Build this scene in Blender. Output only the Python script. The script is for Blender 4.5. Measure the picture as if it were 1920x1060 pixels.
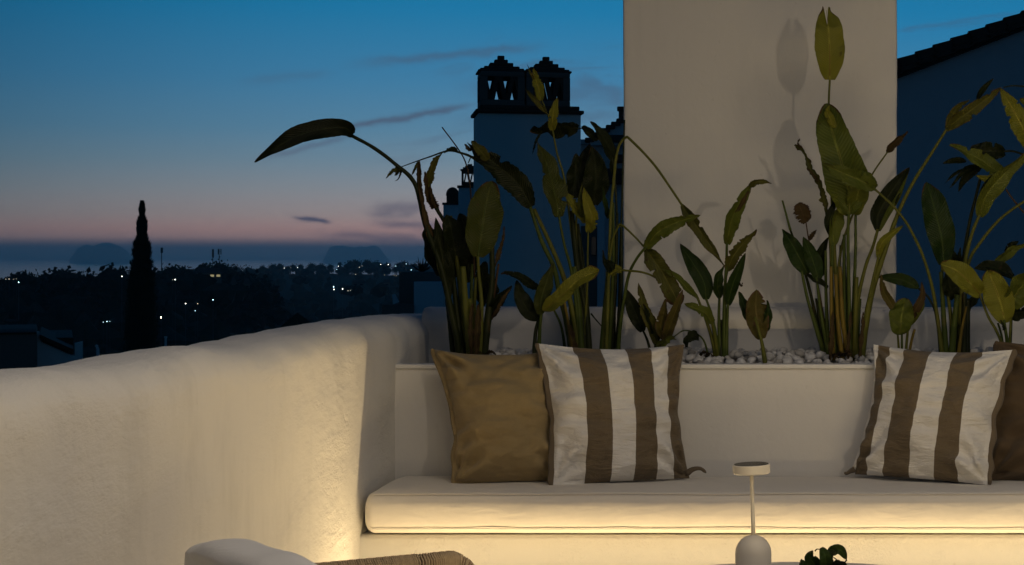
import bpy, bmesh, math, random
from mathutils import Vector, Matrix, noise

for o in list(bpy.data.objects):
    bpy.data.objects.remove(o)
scene = bpy.context.scene
COL = scene.collection
rnd = random.Random(11)

# ------------------------------------------------------------------ camera
FPX, CX, CY, EYE = 3700.0, 1630.0, 482.0, 1.25
cam_d = bpy.data.cameras.new('camera')
cam = bpy.data.objects.new('camera', cam_d)
COL.objects.link(cam)
cam.location = (0, 0, EYE)
cam.rotation_euler = (math.pi / 2, 0, 0)
cam_d.sensor_fit = 'HORIZONTAL'
cam_d.sensor_width = 36
cam_d.lens = 36 * FPX / 1920
cam_d.shift_x = -(CX - 960) / 1920
cam_d.shift_y = -(530 - CY) / 1920
cam_d.clip_start = 0.1
cam_d.clip_end = 90000
scene.camera = cam


def P(x, y, d):
    """point of the place that lies on the given line of sight, d metres into the scene"""
    return Vector(((x - CX) * d / FPX, d, EYE + (CY - y) * d / FPX))


# ------------------------------------------------------------------ sky
world = bpy.data.worlds.new('World')
scene.world = world
world.use_nodes = True
wt = world.node_tree
wt.nodes.clear()


class NT:
    """tiny helper to write node trees as expressions"""
    def __init__(s, tree):
        s.t = tree

    def n(s, typ, **kw):
        nd = s.t.nodes.new(typ)
        for k, v in kw.items():
            setattr(nd, k, v)
        return nd

    def put(s, sock, v):
        if hasattr(v, 'is_linked') or isinstance(v, bpy.types.NodeSocket):
            s.t.links.new(v, sock)
        else:
            sock.default_value = v

    def m(s, op, a, b=0.0, c=0.0, clamp=False):
        nd = s.n('ShaderNodeMath', operation=op, use_clamp=clamp)
        s.put(nd.inputs[0], a)
        s.put(nd.inputs[1], b)
        s.put(nd.inputs[2], c)
        return nd.outputs[0]

    def mix(s, f, a, b, blend='MIX'):
        nd = s.n('ShaderNodeMix', data_type='RGBA', blend_type=blend)
        s.put(nd.inputs[0], f)
        s.put(nd.inputs[6], a if not isinstance(a, tuple) else (*a, 1)[:4])
        s.put(nd.inputs[7], b if not isinstance(b, tuple) else (*b, 1)[:4])
        return nd.outputs[2]

    def ramp(s, f, stops, interp='LINEAR'):
        nd = s.n('ShaderNodeValToRGB')
        cr = nd.color_ramp
        cr.interpolation = interp
        while len(cr.elements) < len(stops):
            cr.elements.new(0.5)
        for e, (p, c) in zip(cr.elements, stops):
            e.position = p
            e.color = (*c, 1)[:4] if isinstance(c, tuple) else (c, c, c, 1)
        s.put(nd.inputs[0], f)
        return nd.outputs[0]

    def rng(s, v, a, b, c=0.0, d=1.0, smooth=True):
        nd = s.n('ShaderNodeMapRange', interpolation_type='SMOOTHSTEP' if smooth else 'LINEAR')
        s.put(nd.inputs[0], v)
        for i, q in enumerate((a, b, c, d)):
            s.put(nd.inputs[i + 1], q)
        return nd.outputs[0]

    def noise(s, vec, scale, detail=4, rough=0.55, dist=0.0):
        nd = s.n('ShaderNodeTexNoise')
        s.put(nd.inputs['Vector'], vec)
        nd.inputs['Scale'].default_value = scale
        nd.inputs['Detail'].default_value = detail
        nd.inputs['Roughness'].default_value = rough
        nd.inputs['Distortion'].default_value = dist
        return nd.outputs['Fac']

    def xyz(s, a, b, c):
        nd = s.n('ShaderNodeCombineXYZ')
        for i, q in enumerate((a, b, c)):
            s.put(nd.inputs[i], q)
        return nd.outputs[0]

    def sep(s, v):
        nd = s.n('ShaderNodeSeparateXYZ')
        s.put(nd.inputs[0], v)
        return nd.outputs

    def scale(s, v, k):
        nd = s.n('ShaderNodeMapping')
        s.put(nd.inputs[0], v)
        nd.inputs['Scale'].default_value = k
        return nd.outputs[0]


def lin(r, g, b):
    f = lambda c: (c / 255 / 12.92) if c / 255 <= .04045 else ((c / 255 + .055) / 1.055) ** 2.4
    return (f(r), f(g), f(b))


W = NT(wt)
tc = W.n('ShaderNodeTexCoord')
dx, dy, dz = W.sep(tc.outputs['Generated'])
elev = W.m('ARCTAN2', dz, W.m('SQRT', W.m('ADD', W.m('MULTIPLY', dx, dx), W.m('MULTIPLY', dy, dy))))
azim = W.m('ARCTAN2', dx, dy)                       # 0 = straight ahead, to the right positive
deg = W.m('MULTIPLY', elev, 180 / math.pi)
azd = W.m('MULTIPLY', azim, 180 / math.pi)
SKY_GAIN = 1.0
# dusk gradient by elevation in degrees (ramp position = sqrt(deg / 90))
def rp(d):
    return math.sqrt(d / 90)
stops = [(0.0, (.10, .095, .11)), (rp(.30), (.22, .15, .145)), (rp(0.55), (0.760, 0.438, 0.365)), (rp(0.75), (0.719, 0.411, 0.345)), (rp(1.19), (0.494, 0.386, 0.359)), (rp(1.89), (0.331, 0.348, 0.373)), (rp(2.70), (0.199, 0.300, 0.381)), (rp(3.60), (0.116, 0.264, 0.399)), (rp(5.00), (0.058, 0.230, 0.413)), (rp(7.05), (0.014, 0.199, 0.407)),
         (rp(14), (.007, .10, .235)), (rp(30), (.0045, .040, .115)), (rp(60), (.003, .020, .062)), (1.0, (.0025, .016, .05))]
pos = W.m('SQRT', W.m('DIVIDE', W.m('MAXIMUM', deg, 0.0), 90.0))
grad = W.ramp(pos, stops)
# the glow is strongest a little left of the pillar and fades slowly round the horizon
adist = W.m('ABSOLUTE', azd)
gl = W.m('ADD', 0.28, W.m('MULTIPLY', 0.72, W.m('POWER', 2.71828, W.m('MULTIPLY', -1.0, W.m('POWER', W.m('DIVIDE', adist, 25.0), 4.0)))))
sky = W.mix(1.0, grad, W.n('ShaderNodeCombineColor').outputs[0], 'MULTIPLY')
cc = sky.node.inputs[7].links[0].from_node
W.put(cc.inputs[0], W.m('POWER', gl, 1.2))
W.put(cc.inputs[1], gl)
W.put(cc.inputs[2], W.m('POWER', gl, 0.95))
# thin wisps of cloud
cv = W.xyz(W.m('MULTIPLY', azd, 0.16), W.m('ADD', W.m('MULTIPLY', deg, 1.05), W.m('MULTIPLY', azd, -0.10)), 3.1)
cn = W.noise(cv, 1.3, 6, 0.6, 0.5)
cmask = W.m('MULTIPLY', W.rng(cn, 0.55, 0.78), W.m('MULTIPLY', W.rng(azd, -16.0, -7.0), W.rng(deg, 0.2, 1.2)))


def streak(px0, py0, px1, py1, wid, amt):
    a0, e0 = math.degrees(math.atan((px0 - CX) / FPX)), math.degrees(math.atan((CY - py0) / FPX))
    a1, e1 = math.degrees(math.atan((px1 - CX) / FPX)), math.degrees(math.atan((CY - py1) / FPX))
    L = math.hypot(a1 - a0, e1 - e0)
    ux, uy = (a1 - a0) / L, (e1 - e0) / L
    A, E = W.m('SUBTRACT', azd, a0), W.m('SUBTRACT', deg, e0)
    s_ = W.m('ADD', W.m('MULTIPLY', A, ux), W.m('MULTIPLY', E, uy))
    t_ = W.m('SUBTRACT', W.m('MULTIPLY', E, ux), W.m('MULTIPLY', A, uy))
    wob = W.m('MULTIPLY', W.m('SUBTRACT', W.noise(W.xyz(W.m('MULTIPLY', azd, 1.2), W.m('MULTIPLY', deg, 2.0), 1.7), 1.0, 5, .6), .5), wid * 3.2)
    t_ = W.m('ADD', t_, wob)
    g = W.m('POWER', 2.718, W.m('MULTIPLY', -1.0, W.m('POWER', W.m('ABSOLUTE', W.m('DIVIDE', t_, wid)), 2.0)))
    ends = W.m('MULTIPLY', W.rng(s_, -L * .1, L * .35), W.rng(s_, L * 1.12, L * .8))
    return W.m('MULTIPLY', W.m('MULTIPLY', g, ends), min(1.0, amt * 1.45))


cl = cmask
for a in ((600, 258, 885, 203, .10, .62), (480, 310, 660, 262, .09, .35), (650, 135, 1010, 92, .14, .42), (545, 410, 620, 418, .07, .8),
          (680, 400, 800, 392, .2, .4), (690, 415, 840, 430, .16, .42), (590, 440, 800, 450, .12, .35), (850, 165, 1170, 185, .3, .35),
          (840, 235, 1180, 215, .22, .3), (1060, 150, 1180, 190, .3, .4), (440, 170, 620, 150, .12, .2)):
    cl = W.m('MAXIMUM', cl, streak(*a))
cloudcol = W.ramp(W.m('DIVIDE', W.m('MAXIMUM', deg, 0.0), 8.0, clamp=True), [(0, lin(88, 80, 98)), (.25, lin(98, 94, 112)), (.5, lin(78, 98, 122)), (1, lin(58, 92, 124))])
sky2 = W.mix(W.m('MULTIPLY', cl, 1.0, clamp=True), sky, cloudcol)
# below the horizon: dark land
sky3 = W.mix(W.rng(deg, -0.3, 0.0), lin(20, 34, 52), sky2)
bg = W.n('ShaderNodeBackground')
W.put(bg.inputs[0], sky3)
bg.inputs[1].default_value = SKY_GAIN
wo = W.n('ShaderNodeOutputWorld')
wt.links.new(bg.outputs[0], wo.inputs[0])
world.cycles.sampling_method = 'MANUAL'
world.cycles.sample_map_resolution = 1024

# ------------------------------------------------------------------ lamps of the terrace and one added fill light (all just outside the frame)
def lamp(name, typ, loc, power, col, **kw):
    d = bpy.data.lights.new(name, typ)
    d.energy = power
    d.color = col
    for k, v in kw.items():
        setattr(d, k, v)
    o = bpy.data.objects.new(name, d)
    COL.objects.link(o)
    o.location = loc
    return o


WARM = (1.0, .80, .58)
# wall lantern on the house, behind and to the right of the camera
lamp('house_wall_lamp', 'POINT', (1.5, 2.6, 2.08), 64, (1.0, .82, .60), shadow_soft_size=.05)
# low LED strip of the terrace edge opposite the bench
opp = lamp('floor_strip_light', 'AREA', (1.1, 3.3, .10), 25, (1.0, .75, .36), shape='RECTANGLE', size=3.6, size_y=.03)
opp.rotation_euler = (math.pi / 2, 0, 0)
# added soft fill from above the terrace, no fixture known there
soft_fill = lamp('overhead_fill_light', 'AREA', (.7, 4.3, 3.4), 41, (1.0, .85, .66), shape='RECTANGLE', size=3.6, size_y=1.6)
# LED strip along the foot of the bench
led = lamp('bench_strip_light', 'AREA', (-.05, 6.53, .04), 23, (1.0, .73, .37), shape='RECTANGLE', size=3.3, size_y=.02)
led.rotation_euler = (math.pi + math.radians(34), 0, 0)

scene.render.engine = 'CYCLES'
cy = scene.cycles
cy.use_denoising = True
cy.volume_bounces = 1
cy.max_bounces = 6
cy.diffuse_bounces = 3
cy.glossy_bounces = 2
cy.transmission_bounces = 3
cy.sample_clamp_indirect = 4
cy.use_light_tree = True
scene.view_settings.view_transform = 'Standard'
scene.view_settings.look = 'None'
scene.view_settings.exposure = 0
scene.view_settings.gamma = 1
scene.view_settings.use_curve_mapping = False

# ------------------------------------------------------------------ mesh helpers
class MB:
    def __init__(s):
        s.v, s.f, s.uv = [], [], []

    def add(s, vs, fs, uvs=None):
        b = len(s.v)
        s.v += [Vector(v) for v in vs]
        s.f += [tuple(i + b for i in f) for f in fs]
        s.uv += list(uvs) if uvs else [(0, 0)] * len(vs)

    def grid(s, rows, uvs=None, close_u=False, close_v=False):
        """rows: list of equally long lists of points"""
        n, k = len(rows), len(rows[0])
        vs = [p for r in rows for p in r]
        fs = []
        for i in range(n if close_v else n - 1):
            for j in range(k if close_u else k - 1):
                a, b = i * k + j, i * k + (j + 1) % k
                c, d = ((i + 1) % n) * k + (j + 1) % k, ((i + 1) % n) * k + j
                fs.append((a, b, c, d))
        s.add(vs, fs, [u for r in uvs for u in r] if uvs else None)

    def box(s, x0, x1, y0, y1, z0, z1, bev=0.0, seg=2, rot=0.0, piv=None, M=None):
        bm = bmesh.new()
        bmesh.ops.create_cube(bm, size=1)
        for v in bm.verts:
            v.co = Vector(((x0 + x1) / 2 + v.co.x * (x1 - x0), (y0 + y1) / 2 + v.co.y * (y1 - y0), (z0 + z1) / 2 + v.co.z * (z1 - z0)))
        if bev > 0:
            bmesh.ops.bevel(bm, geom=bm.edges[:], offset=bev, segments=seg, profile=.5, affect='EDGES')
        if rot:
            pv = Vector(piv) if piv else Vector(((x0 + x1) / 2, (y0 + y1) / 2, 0))
            R = Matrix.Translation(pv) @ Matrix.Rotation(rot, 4, 'Z') @ Matrix.Translation(-pv)
            for v in bm.verts:
                v.co = R @ v.co
        if M is not None:
            for v in bm.verts:
                v.co = M @ v.co
        bm.verts.index_update()
        s.add([v.co.copy() for v in bm.verts], [tuple(v.index for v in f.verts) for f in bm.faces])
        bm.free()
        return s

    def tube(s, pts, rads, seg=8, cap=True):
        pts = [Vector(p) for p in pts]
        n = len(pts)
        if not hasattr(rads, '__len__'):
            rads = [rads] * n
        rows, up = [], None
        for i, p in enumerate(pts):
            t = (pts[min(i + 1, n - 1)] - pts[max(i - 1, 0)]).normalized()
            if up is None:
                up = Vector((0, 0, 1)) if abs(t.z) < .9 else Vector((1, 0, 0))
            a = t.cross(up).normalized()
            up = a.cross(t).normalized()
            rows.append([p + (a * math.cos(2 * math.pi * k / seg) + up * math.sin(2 * math.pi * k / seg)) * rads[i] for k in range(seg)])
        b = len(s.v)
        s.grid(rows, [[(k / seg, i / max(1, n - 1)) for k in range(seg)] for i in range(n)], close_u=True)
        if cap:
            s.f.append(tuple(b + k for k in range(seg))[::-1])
            s.f.append(tuple(b + (n - 1) * seg + k for k in range(seg)))
        return s

    def lathe(s, prof, seg=32, loc=(0, 0, 0), M=None):
        rows = [[Vector((r * math.cos(2 * math.pi * k / seg), r * math.sin(2 * math.pi * k / seg), z)) for k in range(seg)] for r, z in prof]
        if M is not None:
            rows = [[M @ p for p in r] for r in rows]
        rows = [[p + Vector(loc) for p in r] for r in rows]
        s.grid(rows, close_u=True)
        return s

    def blob(s, c, rx, ry, rz, sub=2, amp=.15, freq=2.0, seed=0):
        bm = bmesh.new()
        bmesh.ops.create_icosphere(bm, subdivisions=sub, radius=1)
        c = Vector(c)
        vs = []
        for v in bm.verts:
            k = 1 + amp * noise.noise(v.co * freq + Vector((seed * 3.7, seed * 1.3, seed * 2.1)))
            vs.append(c + Vector((v.co.x * rx, v.co.y * ry, v.co.z * rz)) * k)
        bm.verts.index_update()
        s.add(vs, [tuple(v.index for v in f.verts) for f in bm.faces])
        bm.free()
        return s


ORG = {}


def mesh_of(name, mb, mat, org=Vector((0, 0, 0)), smooth=True):
    me = bpy.data.meshes.new(name)
    me.from_pydata([v - org for v in mb.v], [], mb.f)
    me.update()
    uvl = me.uv_layers.new(name='UVMap')
    vi = [0] * len(me.loops)
    me.loops.foreach_get('vertex_index', vi)
    flat = [0.0] * (2 * len(vi))
    for i, k in enumerate(vi):
        flat[2 * i], flat[2 * i + 1] = mb.uv[k]
    uvl.data.foreach_set('uv', flat)
    if smooth:
        me.polygons.foreach_set('use_smooth', [True] * len(me.polygons))
        if smooth == 'auto':
            me.set_sharp_from_angle(angle=math.radians(34))
    if mat:
        me.materials.append(mat)
    return me


def obj(name, mb, mat, parent=None, smooth='auto', me=None):
    """one mesh object; a child's points are written in world space and kept relative to its thing"""
    org = ORG.get(parent.name, Vector((0, 0, 0))) if parent else Vector((0, 0, 0))
    if me is None:
        me = mesh_of(name, mb, mat, org, smooth)
    o = bpy.data.objects.new(name, me)
    COL.objects.link(o)
    if parent:
        o.parent = parent
        ORG[o.name] = org
    return o


def tag(o, label=None, cat=None, group=None, kind=None):
    for k, v in (('label', label), ('category', cat), ('group', group), ('kind', kind)):
        if v:
            o[k] = v
    return o


def thing(name, loc, label, cat, group=None):
    o = bpy.data.objects.new(name, None)
    o.empty_display_size = .1
    COL.objects.link(o)
    o.location = loc
    ORG[o.name] = Vector(loc)
    return tag(o, label, cat, group)


def dup(root, loc, rz=0.0, sc=1.0, label=None, group=None):
    """a copy of a thing with copies of its parts and sub-parts"""
    r = root.copy()
    COL.objects.link(r)
    r.location, r.rotation_euler, r.scale = loc, (0, 0, rz), (sc, sc, sc)
    tag(r, label, None, group)
    for ch in list(root.children):
        c = ch.copy()
        COL.objects.link(c)
        c.parent = r
        for g in list(ch.children):
            d = g.copy()
            COL.objects.link(d)
            d.parent = c
    return r


def catmull(pts, n):
    pts = [Vector(p) for p in pts]
    if len(pts) == 2:
        return [pts[0].lerp(pts[1], i / (n - 1)) for i in range(n)]
    q = [pts[0] * 2 - pts[1]] + pts + [pts[-1] * 2 - pts[-2]]
    L = [0]
    for i in range(len(pts) - 1):
        L.append(L[-1] + (pts[i + 1] - pts[i]).length)
    out = []
    for k in range(n):
        s = L[-1] * k / (n - 1)
        i = 0
        while i < len(pts) - 2 and s > L[i + 1]:
            i += 1
        t = (s - L[i]) / max(1e-9, L[i + 1] - L[i])
        a, b, c, d = q[i], q[i + 1], q[i + 2], q[i + 3]
        out.append(.5 * (2 * b + (c - a) * t + (2 * a - 5 * b + 4 * c - d) * t * t + (3 * b - a - 3 * c + d) * t ** 3))
    return out


def interp(x, xs, ys):
    if x <= xs[0]:
        return ys[0]
    for i in range(len(xs) - 1):
        if x <= xs[i + 1]:
            t = (x - xs[i]) / (xs[i + 1] - xs[i])
            return ys[i] + (ys[i + 1] - ys[i]) * t
    return ys[-1]


# ------------------------------------------------------------------ materials
MATS = {}


def mat(name, build):
    m = bpy.data.materials.new(name)
    m.use_nodes = True
    t = m.node_tree
    t.nodes.clear()
    N = NT(t)
    out = N.n('ShaderNodeOutputMaterial')
    build(N, out)
    MATS[name] = m
    return m


def bump(N, h, strength, dist):
    b = N.n('ShaderNodeBump')
    b.inputs['Strength'].default_value = strength
    b.inputs['Distance'].default_value = dist
    N.put(b.inputs['Height'], h)
    return b.outputs[0]


def pbsdf(N, out, col, rough=.6, normal=None, metal=0.0, spec=.5, extra=None):
    b = N.n('ShaderNodeBsdfPrincipled')
    N.put(b.inputs['Base Color'], (*col, 1) if isinstance(col, tuple) else col)
    N.put(b.inputs['Roughness'], rough)
    b.inputs['Metallic'].default_value = metal
    b.inputs['Specular IOR Level'].default_value = spec
    if normal is not None:
        N.put(b.inputs['Normal'], normal)
    N.t.links.new(b.outputs[0], out.inputs[0])
    return b


def m_plain(name, col, rough=.6, var=.15, sc=20, bmp=.0, bd=.002, metal=0.0, spec=.4):
    def f(N, out):
        g = N.n('ShaderNodeNewGeometry').outputs['Position']
        nz = N.noise(g, sc, 5, .6)
        c = N.mix(nz, tuple(x * (1 - var) for x in col), tuple(min(1, x * (1 + var)) for x in col))
        pbsdf(N, out, c, rough, bump(N, nz, bmp, bd) if bmp else None, metal, spec)
    return mat(name, f)


def m_stucco(name, col, coarse=.6, fine=.5, trowel=.4, dirt=.12, an=(1, 1, .8)):
    """hand trowelled lime plaster: soft lumps, trowel ridges and a sandy grain"""
    def f(N, out):
        g = N.n('ShaderNodeNewGeometry').outputs['Position']
        ga = N.scale(g, an)
        big = N.noise(g, 2.6, 4, .55)
        mid = N.noise(ga, 6.5, 6, .62, .15)
        patch = N.rng(N.noise(ga, 3.1, 4), .45, .62)
        ridg = N.m('SUBTRACT', 1.0, N.m('MULTIPLY', N.m('ABSOLUTE', N.m('SUBTRACT', N.noise(ga, 6, 3, .55, .5), .5)), 9.0, clamp=True))
        ridg = N.m('MULTIPLY', ridg, patch)
        fine_n = N.m('ADD', N.noise(ga, 150, 3, .6), N.m('MULTIPLY', N.noise(ga, 48, 3, .6), 1.2))
        fine_n = N.m('MULTIPLY', fine_n, N.m('ADD', .35, N.m('MULTIPLY', N.rng(N.noise(ga, 5.3, 3), .42, .6), .9)))
        pits = N.m('MULTIPLY', N.rng(N.noise(ga, 20, 5, .65, .3), .60, .72), patch)
        h = N.m('ADD', N.m('MULTIPLY', mid, coarse), N.m('ADD', N.m('MULTIPLY', fine_n, .15 * fine), N.m('MULTIPLY', ridg, .42 * trowel)))
        h = N.m('SUBTRACT', h, N.m('MULTIPLY', pits, .45 * trowel))
        stain = N.rng(N.noise(N.scale(g, (1, 1, .35)), 4.2, 6, .65), .50, .78)
        run = N.rng(N.noise(N.scale(g, (5, 3, .35)), 3.0, 5, .6), .54, .80)
        stain = N.m('MAXIMUM', stain, N.m('MULTIPLY', run, .8))
        speck = N.rng(N.noise(g, 46, 3, .5), .70, .76)
        c = N.mix(N.m('MULTIPLY', stain, dirt), tuple(col), tuple(x * .62 for x in col))
        c = N.mix(N.m('MULTIPLY', big, .10), c, tuple(min(1, x * 1.1) for x in col))
        c = N.mix(N.m('MULTIPLY', speck, .10), c, (.2, .18, .15))
        pbsdf(N, out, c, .9, bump(N, N.m('MULTIPLY', h, N.m('ADD', .45, N.m('MULTIPLY', N.rng(N.noise(ga, 1.7, 3), .36, .66), .75))), .7, .013), 0, .2)
    return mat(name, f)


M_WALL = m_stucco('white_plaster', (.73, .71, .67), 1.1, 1.3, .48, .32, (1, .4, .9))
M_PARAPET = m_stucco('parapet_plaster', (.72, .70, .67), .6, .6, .2, .14)
M_BENCH = m_stucco('sandy_plaster', (.73, .71, .66), .35, 1.8, .2, .12)
M_SMOOTH = m_stucco('smooth_plaster', (.72, .70, .67), .26, .30, .12, .14)
M_PILLAR = m_stucco('pillar_plaster', (.69, .67, .635), .42, .45, .30, .18)
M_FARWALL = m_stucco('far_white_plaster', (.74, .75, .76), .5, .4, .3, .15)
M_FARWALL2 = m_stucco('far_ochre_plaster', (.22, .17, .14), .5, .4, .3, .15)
M_TILE = m_plain('old_clay_tile', (.10, .055, .04), .85, .4, 6, .3, .01)
M_UNDERTILE = m_plain('dark_tile_underside', (.03, .025, .022), .7, .2, 20)  # dark tone for the underside of the verge tiles
M_FLOOR = m_plain('terrace_floor_clay', (.50, .42, .32), .75, .15, 6, .2, .004)
M_RIM = m_plain('white_painted_rim', (.74, .73, .71), .55, .04, 12)
def m_pebble(N, out):
    g = N.n('ShaderNodeNewGeometry').outputs['Position']
    rn = N.n('ShaderNodeObjectInfo').outputs['Random']
    isl = N.n('ShaderNodeNewGeometry').outputs['Random Per Island']
    k = N.m('FRACT', N.m('ADD', rn, N.m('MULTIPLY', isl, 3.7)))
    c = N.ramp(k, [(0, (.30, .28, .25)), (.22, (.50, .48, .45)), (.6, (.62, .60, .58)), (1, (.70, .69, .67))])
    nz = N.noise(g, 45, 5, .6)
    c = N.mix(N.m('MULTIPLY', N.rng(nz, .5, .75), .4), c, (.26, .23, .19))
    pbsdf(N, out, c, .6, bump(N, nz, .2, .003), 0, .3)


M_PEBBLE = mat('white_marble_pebble', m_pebble)
M_SOIL = m_plain('dark_soil', (.05, .04, .03), .95, .4, 30, .5, .01)


def m_fabric(name, col, weave=900, folds=.5, var=.08):
    def f(N, out):
        g = N.n('ShaderNodeNewGeometry').outputs['Position']
        fo = N.noise(N.scale(g, (1, 1, 2.2)), 9, 4, .5, .6)
        we = N.noise(g, weave, 2, .5)
        bl = N.noise(g, 40, 4, .6)
        c = N.mix(bl, tuple(x * (1 - var) for x in col), tuple(x * (1 + var) for x in col))
        h = N.m('ADD', N.m('MULTIPLY', fo, folds), N.m('MULTIPLY', we, .03))
        b = pbsdf(N, out, c, .92, bump(N, h, .5, .02), 0, .15)
        b.inputs['Sheen Weight'].default_value = .15
    return mat(name, f)


M_CUSH = m_fabric('ecru_canvas', (.72, .68, .62), 700, .36, .04)
M_CHAIRCUSH = m_fabric('white_canvas', (.70, .69, .68), 700, .5, .03)
M_KHAKI = m_fabric('khaki_linen', (.275, .208, .106), 900, 1.3, .12)
M_CHOC = m_fabric('brown_linen', (.092, .064, .038), 900, .45, .12)
M_FLANGE = m_fabric('taupe_linen', (.135, .105, .072), 900, .3, .10)


def m_stripe(name, cuts):
    """white canvas with woven taupe stripes; cuts are the stripe borders across the cover, the first field white"""
    def f(N, out):
        uv = N.n('ShaderNodeUVMap').outputs[0]
        u, v, _ = N.sep(uv)
        g = N.n('ShaderNodeNewGeometry').outputs['Position']
        wob = N.m('MULTIPLY', N.m('SUBTRACT', N.noise(g, 26, 3), .5), .006)
        uu = N.m('ADD', u, wob)
        st = []
        cur = 0
        for c in [0.0] + cuts:
            st.append((c, float(cur)))
            cur = 1 - cur
        k = N.ramp(uu, st, 'CONSTANT')
        bl = N.noise(g, 40, 4, .6)
        white = N.mix(bl, (.70, .68, .65), (.77, .75, .72))
        taup = N.mix(bl, (.128, .098, .062), (.172, .132, .086))
        fl = N.noise(g, 500, 2, .5)
        taup = N.mix(N.m('MULTIPLY', N.rng(fl, .55, .7), .3), taup, (.26, .22, .17))
        c = N.mix(k, white, taup)
        fo = N.noise(N.scale(g, (1, 1, 2.6)), 10, 4, .5, .7)
        f2 = N.noise(N.scale(g, (1, 1, 3.4)), 17, 4, .55, 1.2)
        h = N.m('ADD', N.m('ADD', N.m('MULTIPLY', fo, .8), N.m('MULTIPLY', f2, .45)), N.m('MULTIPLY', N.noise(g, 800, 2), .03))
        b = pbsdf(N, out, c, .92, bump(N, h, .8, .024), 0, .15)
        b.inputs['Sheen Weight'].default_value = .12
    return mat(name, f)


M_STR1 = m_stripe('striped_canvas', [.232, .415, .585, .752, .882])
M_STR2 = m_stripe('wide_striped_canvas', [.035, .125, .245, .43, .61, .785])


def m_leaf(name, dark, light, dry=.0, drycol=(.10, .05, .02), gloss=.42, trans=.12):
    def f(N, out):
        uv = N.n('ShaderNodeUVMap').outputs[0]
        u, v, _ = N.sep(uv)
        g = N.n('ShaderNodeNewGeometry').outputs['Position']
        rn = N.n('ShaderNodeObjectInfo').outputs['Random']
        e = N.m('MULTIPLY', N.m('ABSOLUTE', N.m('SUBTRACT', u, .5)), 2.0)
        nz = N.noise(g, 14, 5, .6)
        nf = N.noise(g, 60, 4, .6)
        # side veins run obliquely from the midrib to the edge
        vein = N.m('SINE', N.m('ADD', N.m('MULTIPLY', v, 190.0), N.m('MULTIPLY', e, -26.0)))
        vein = N.m('MULTIPLY', N.m('ADD', vein, 1.0), .5)
        c = N.mix(N.m('ADD', N.m('MULTIPLY', nz, .8), N.m('MULTIPLY', N.m('SUBTRACT', rn, .5), .5), clamp=True), dark, light)
        c = N.mix(N.m('MULTIPLY', vein, .34), c, tuple(x * .62 for x in dark))
        rib = N.rng(e, .10, .02)
        c = N.mix(N.m('MULTIPLY', rib, .6), c, tuple(min(1, x * 1.5 + .01) for x in light))
        ed = N.m('ADD', N.m('ADD', e, N.m('MULTIPLY', N.m('SUBTRACT', nf, .5), .55)), N.m('MULTIPLY', N.rng(v, .75, 1.0), .45))
        edge = N.rng(ed, 1.12 - dry * .75, 1.28 - dry * .75)
        c = N.mix(N.m('MULTIPLY', edge, .9), c, N.mix(nf, tuple(x * .45 for x in drycol), drycol))
        spot = N.rng(N.noise(g, 34, 3, .5), .70 - dry * .12, .76 - dry * .12)
        c = N.mix(N.m('MULTIPLY', spot, .6), c, tuple(x * .5 for x in drycol))
        nrm = bump(N, N.m('ADD', N.m('MULTIPLY', vein, .6), nz), .55, .005)
        b = N.n('ShaderNodeBsdfPrincipled')
        N.put(b.inputs['Base Color'], c)
        N.put(b.inputs['Roughness'], N.m('ADD', gloss, N.m('MULTIPLY', edge, .3)))
        b.inputs['Specular IOR Level'].default_value = .2
        N.put(b.inputs['Normal'], nrm)
        tr = N.n('ShaderNodeBsdfTranslucent')
        N.put(tr.inputs[0], c)
        mx = N.n('ShaderNodeMixShader')
        mx.inputs[0].default_value = trans
        N.t.links.new(b.outputs[0], mx.inputs[1])
        N.t.links.new(tr.outputs[0], mx.inputs[2])
        N.t.links.new(mx.outputs[0], out.inputs[0])
    return mat(name, f)


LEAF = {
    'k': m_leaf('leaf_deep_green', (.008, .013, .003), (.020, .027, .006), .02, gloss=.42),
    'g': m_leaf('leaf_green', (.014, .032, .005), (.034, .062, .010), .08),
    'm': m_leaf('leaf_dimmed_olive', (.034, .044, .006), (.068, .078, .012), .10),  # olive darkened for the left plants, which the lamps light less
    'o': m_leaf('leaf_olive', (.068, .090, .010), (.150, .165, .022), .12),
    'y': m_leaf('leaf_yellowing', (.145, .155, .014), (.245, .225, .026), .12),
    'd': m_leaf('leaf_half_dry', (.060, .066, .010), (.125, .115, .020), .34),
    'b': m_leaf('leaf_dry_brown', (.042, .030, .010), (.100, .064, .024), .6, (.085, .05, .026), .7, .08),
    'p': m_leaf('leaf_pink_edged', (.070, .062, .012), (.13, .098, .026), .34, (.17, .080, .05)),
}


def m_stalk(name, a, b_):
    def f(N, out):
        g = N.n('ShaderNodeNewGeometry').outputs['Position']
        uv = N.n('ShaderNodeUVMap').outputs[0]
        u, v, _ = N.sep(uv)
        nz = N.noise(N.scale(g, (1, 1, .15)), 60, 4, .6)
        c = N.mix(nz, a, b_)
        dry = N.rng(N.noise(N.scale(g, (1, 1, .3)), 26, 4), .60, .72)
        c = N.mix(N.m('MULTIPLY', dry, .5), c, (.09, .05, .022))
        pbsdf(N, out, c, .5, bump(N, nz, .4, .003), 0, .2)
    return mat(name, f)


STALK = {
    'k': m_stalk('stalk_dark', (.009, .014, .003), (.024, .030, .006)),
    'g': m_stalk('stalk_green', (.030, .050, .008), (.076, .100, .017)),
    'o': m_stalk('stalk_olive', (.062, .074, .010), (.128, .126, .020)),
    'y': m_stalk('stalk_yellow', (.105, .080, .010), (.185, .125, .022)),
    'b': m_stalk('stalk_brown', (.040, .022, .009), (.10, .054, .022)),
}


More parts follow.
